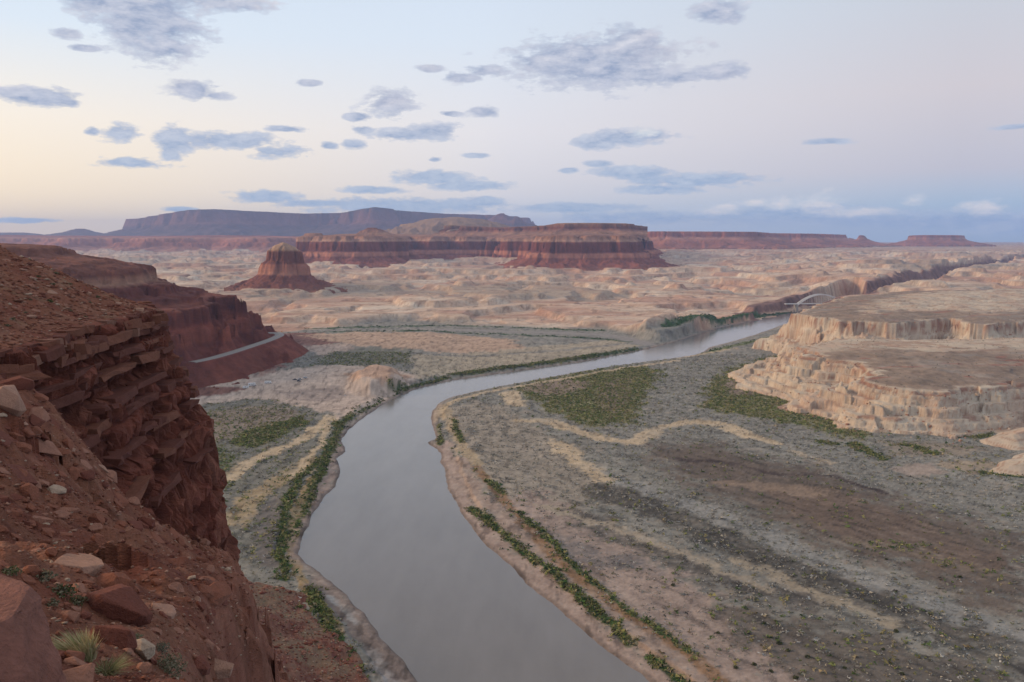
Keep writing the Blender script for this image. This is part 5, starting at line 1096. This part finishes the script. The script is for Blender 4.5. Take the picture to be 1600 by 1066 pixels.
def vehicle(kind, px, py, rz, label, cat, paint, scale=1.0):
    q = P(px, py, 10.0)
    for _ in range(4): zz = valley_height(np.array([q[0]]), np.array([q[1]]))[0]; q = P(px, py, zz)
    root = bpy.data.objects.new(kind, None); COL.objects.link(root); root.location = (q[0], q[1], zz); root.rotation_euler = (0, 0, rz); root.scale = (scale,) * 3; tag(root, label, cat)
    if kind == 'motorhome':
        child('body', lambda b: prism(b, [(-4.2, .55), (2.4, .55), (2.4, 1.9), (3.6, 2.2), (3.8, 2.9), (3.2, 3.25), (-4.2, 3.25)], 1.25), paint, root)
        child('cab', lambda b: prism(b, [(2.38, .5), (4.4, .5), (4.4, 1.15), (3.6, 1.3), (3.05, 1.95), (2.38, 1.95)], 1.05), paint, root)
        child('windscreen', lambda b: prism(b, [(3.62, 1.34), (3.66, 1.34), (3.12, 1.95), (3.08, 1.95)], .95), M_GLASS, root)
        for sy in (-1, 1):
            for xx in (-3, -1.2, 1.2): child('window', lambda b: box(b, (xx, sy * 1.26, 2.1), (1.0, .04, .6)), M_GLASS, root)
        child('door', lambda b: box(b, (.2, -1.27, 1.6), (.7, .03, 1.8)), M_SILV, root); child('roof_unit', lambda b: box(b, (-1.5, 0, 3.4), (1.0, .8, .3)), M_WHITE, root)
        wheels(root, (-2.6, 3.4), 1.05, .42)
    elif kind == 'trailer':
        child('body', lambda b: prism(b, [(-3.2, .6), (3.0, .6), (3.4, 1.2), (3.2, 2.7), (-3.2, 2.7)], 1.15), paint, root); child('tow_bar', lambda b: box(b, (4.0, 0, .6), (1.6, .12, .12)), M_STEEL, root)
        for sy in (-1, 1): child('window', lambda b: box(b, (-.5, sy * 1.16, 1.9), (1.4, .04, .6)), M_GLASS, root)
        child('door', lambda b: box(b, (1.6, -1.17, 1.5), (.65, .03, 1.7)), M_SILV, root); wheels(root, (-.5, .4), 1.0, .36)
    else:
        pick = kind == 'pickup_truck'
        child('body', lambda b: prism(b, [(-2.6, .4), (2.5, .4), (2.6, .9), (1.2, 1.05), (.6, 1.12), (-2.6, 1.12)] if pick else [(-2.2, .35), (2.2, .35), (2.25, .8), (1.2, .98), (-2.2, 1.02), (-2.3, .7)], .93), paint, root)
        child('cabin', lambda b: prism(b, [(-.9, 1.1), (1.1, 1.06), (.5, 1.8), (-.7, 1.82)] if pick else [(-2.0, 1.0), (1.1, .97), (.35, 1.55), (-1.7, 1.58)], .8), paint, root)
        for sy in (-1, 1): child('window', lambda b: prism(b, [(-.7, 1.16), (.75, 1.16), (.45, 1.66), (-.6, 1.68)], .01), M_GLASS, root).location = (0, sy * .81, 0)
        child('windscreen', lambda b: prism(b, [(1.0, 1.15), (1.06, 1.15), (.56, 1.74), (.5, 1.74)] if pick else [(1.0, 1.05), (1.06, 1.05), (.42, 1.5), (.36, 1.5)], .72), M_GLASS, root)
        for sy in (-1, 1): child('headlight', lambda b: box(b, (2.52 if pick else 2.2, sy * .65, .75), (.1, .35, .18)), M_WHITE, root)
        wheels(root, (-1.6, 1.6), .85, .37)
vehicle('motorhome', 394, 603, .5, 'long white motorhome parked at the end of the dirt track', 'motorhome', M_WHITE, 1.15)
vehicle('trailer', 384, 607, .45, 'white travel trailer beside the motorhome near the dirt track', 'trailer', M_WHITE, 1.1)
vehicle('motorhome', 419, 599.5, .1, 'single white motorhome parked alone on the sandy terrace', 'motorhome', M_WHITE, 1.0)
vehicle('pickup_truck', 461, 594, .2, 'dark pickup truck parked beside the silver car on the sand', 'truck', M_DARKP, 1.15)
vehicle('car', 469, 593.5, .15, 'silver car between the two dark vehicles on the sand', 'car', M_SILV, 1.2)
vehicle('trailer', 477, 591.5, .1, 'low grey trailer behind the silver car on the sand', 'trailer', M_SILV, .8)
vehicle('car', 467, 596, .3, 'black car in front of the silver car on the sand', 'car', M_DARKP, 1.1)

# ------------------------------------------------------------------ arch bridge upstream
def build_bridge():
    M_B = simple('pale_bridge_steel', (.74, .72, .69), .6); M_C = simple('bridge_concrete', (.45, .41, .37), .9)
    a = P(1244, 474, D=2150); b = P(1320, 474, D=2165); c = (a + b) / 2; rz = math.atan2(b[1] - a[1], b[0] - a[0]); L = np.hypot(*(b - a)[:2])
    root = bpy.data.objects.new('arch_bridge', None); COL.objects.link(root); root.location = (c[0], c[1], 0); root.rotation_euler = (0, 0, rz); tag(root, 'slender pale steel arch bridge spanning the river gorge', 'bridge')
    zd = 22.5; ztop = P(1281, 460.5, D=2150)[2]; z0 = zd - 4
    def arch(sy):
        def f(bm):
            n = 28; prev = None
            for i in range(n + 1):
                t = i / n * 2 - 1; x = t * L / 2; z = z0 + (ztop - z0) * (1 - t * t); q = [bm.verts.new((x + dx, sy * 6 + dy, z + dz)) for dx, dy, dz in ((0, -1.1, -1.5), (0, 1.1, -1.5), (0, 1.1, 1.5), (0, -1.1, 1.5))]
                if prev:
                    for k in range(4): bm.faces.new((prev[k], prev[(k + 1) % 4], q[(k + 1) % 4], q[k]))
                prev = q
        return f
    for sy in (-1, 1):
        child('arch_rib', arch(sy), M_B, root)
        for i in range(3, 26):
            t = i / 28 * 2 - 1; z = z0 + (ztop - z0) * (1 - t * t)
            if z > zd + 3: child('hanger', lambda bm: box(bm, (t * L / 2, sy * 6, (z + zd) / 2), (.18, .18, z - zd)), M_B, root)
        child('railing', lambda bm: box(bm, (0, sy * 5.2, zd + 1.1), (L + 60, .12, .9)), M_B, root)
    child('deck', lambda bm: box(bm, (0, 0, zd), (L + 60, 10.4, 1.0)), M_B, root)
    for sx in (-1, 1): child('abutment', lambda bm: box(bm, (sx * L / 2, 0, z0 - 8), (6, 15, 20)), M_C, root)
    for i in range(6): child('cross_brace', lambda bm: box(bm, ((i - 2.5) * L * .11, 0, z0 + (ztop - z0) * (1 - ((i - 2.5) * .22) ** 2)), (.5, 11, .5)), M_B, root)
build_bridge()

# ------------------------------------------------------------------ air
def build_haze():
    bm = bmesh.new(); box(bm, (0, 12700, 388), (39000, 27400, 786)); m = bpy.data.materials.new('haze_air'); m.use_nodes = True; N = m.node_tree.nodes; N.remove(N['Principled BSDF'])
    v = N.new('ShaderNodeVolumePrincipled'); v.inputs['Color'].default_value = (.41, .58, 1.0, 1); v.inputs['Density'].default_value = 3.9e-5; v.inputs['Anisotropy'].default_value = .1
    m.node_tree.links.new(v.outputs[0], N['Material Output'].inputs['Volume']); o = bm_obj('haze', bm, m); tag(o, 'pale blue haze in the air over the valley', 'haze', None, 'stuff')
build_haze(); print('done', time.time() - T0)
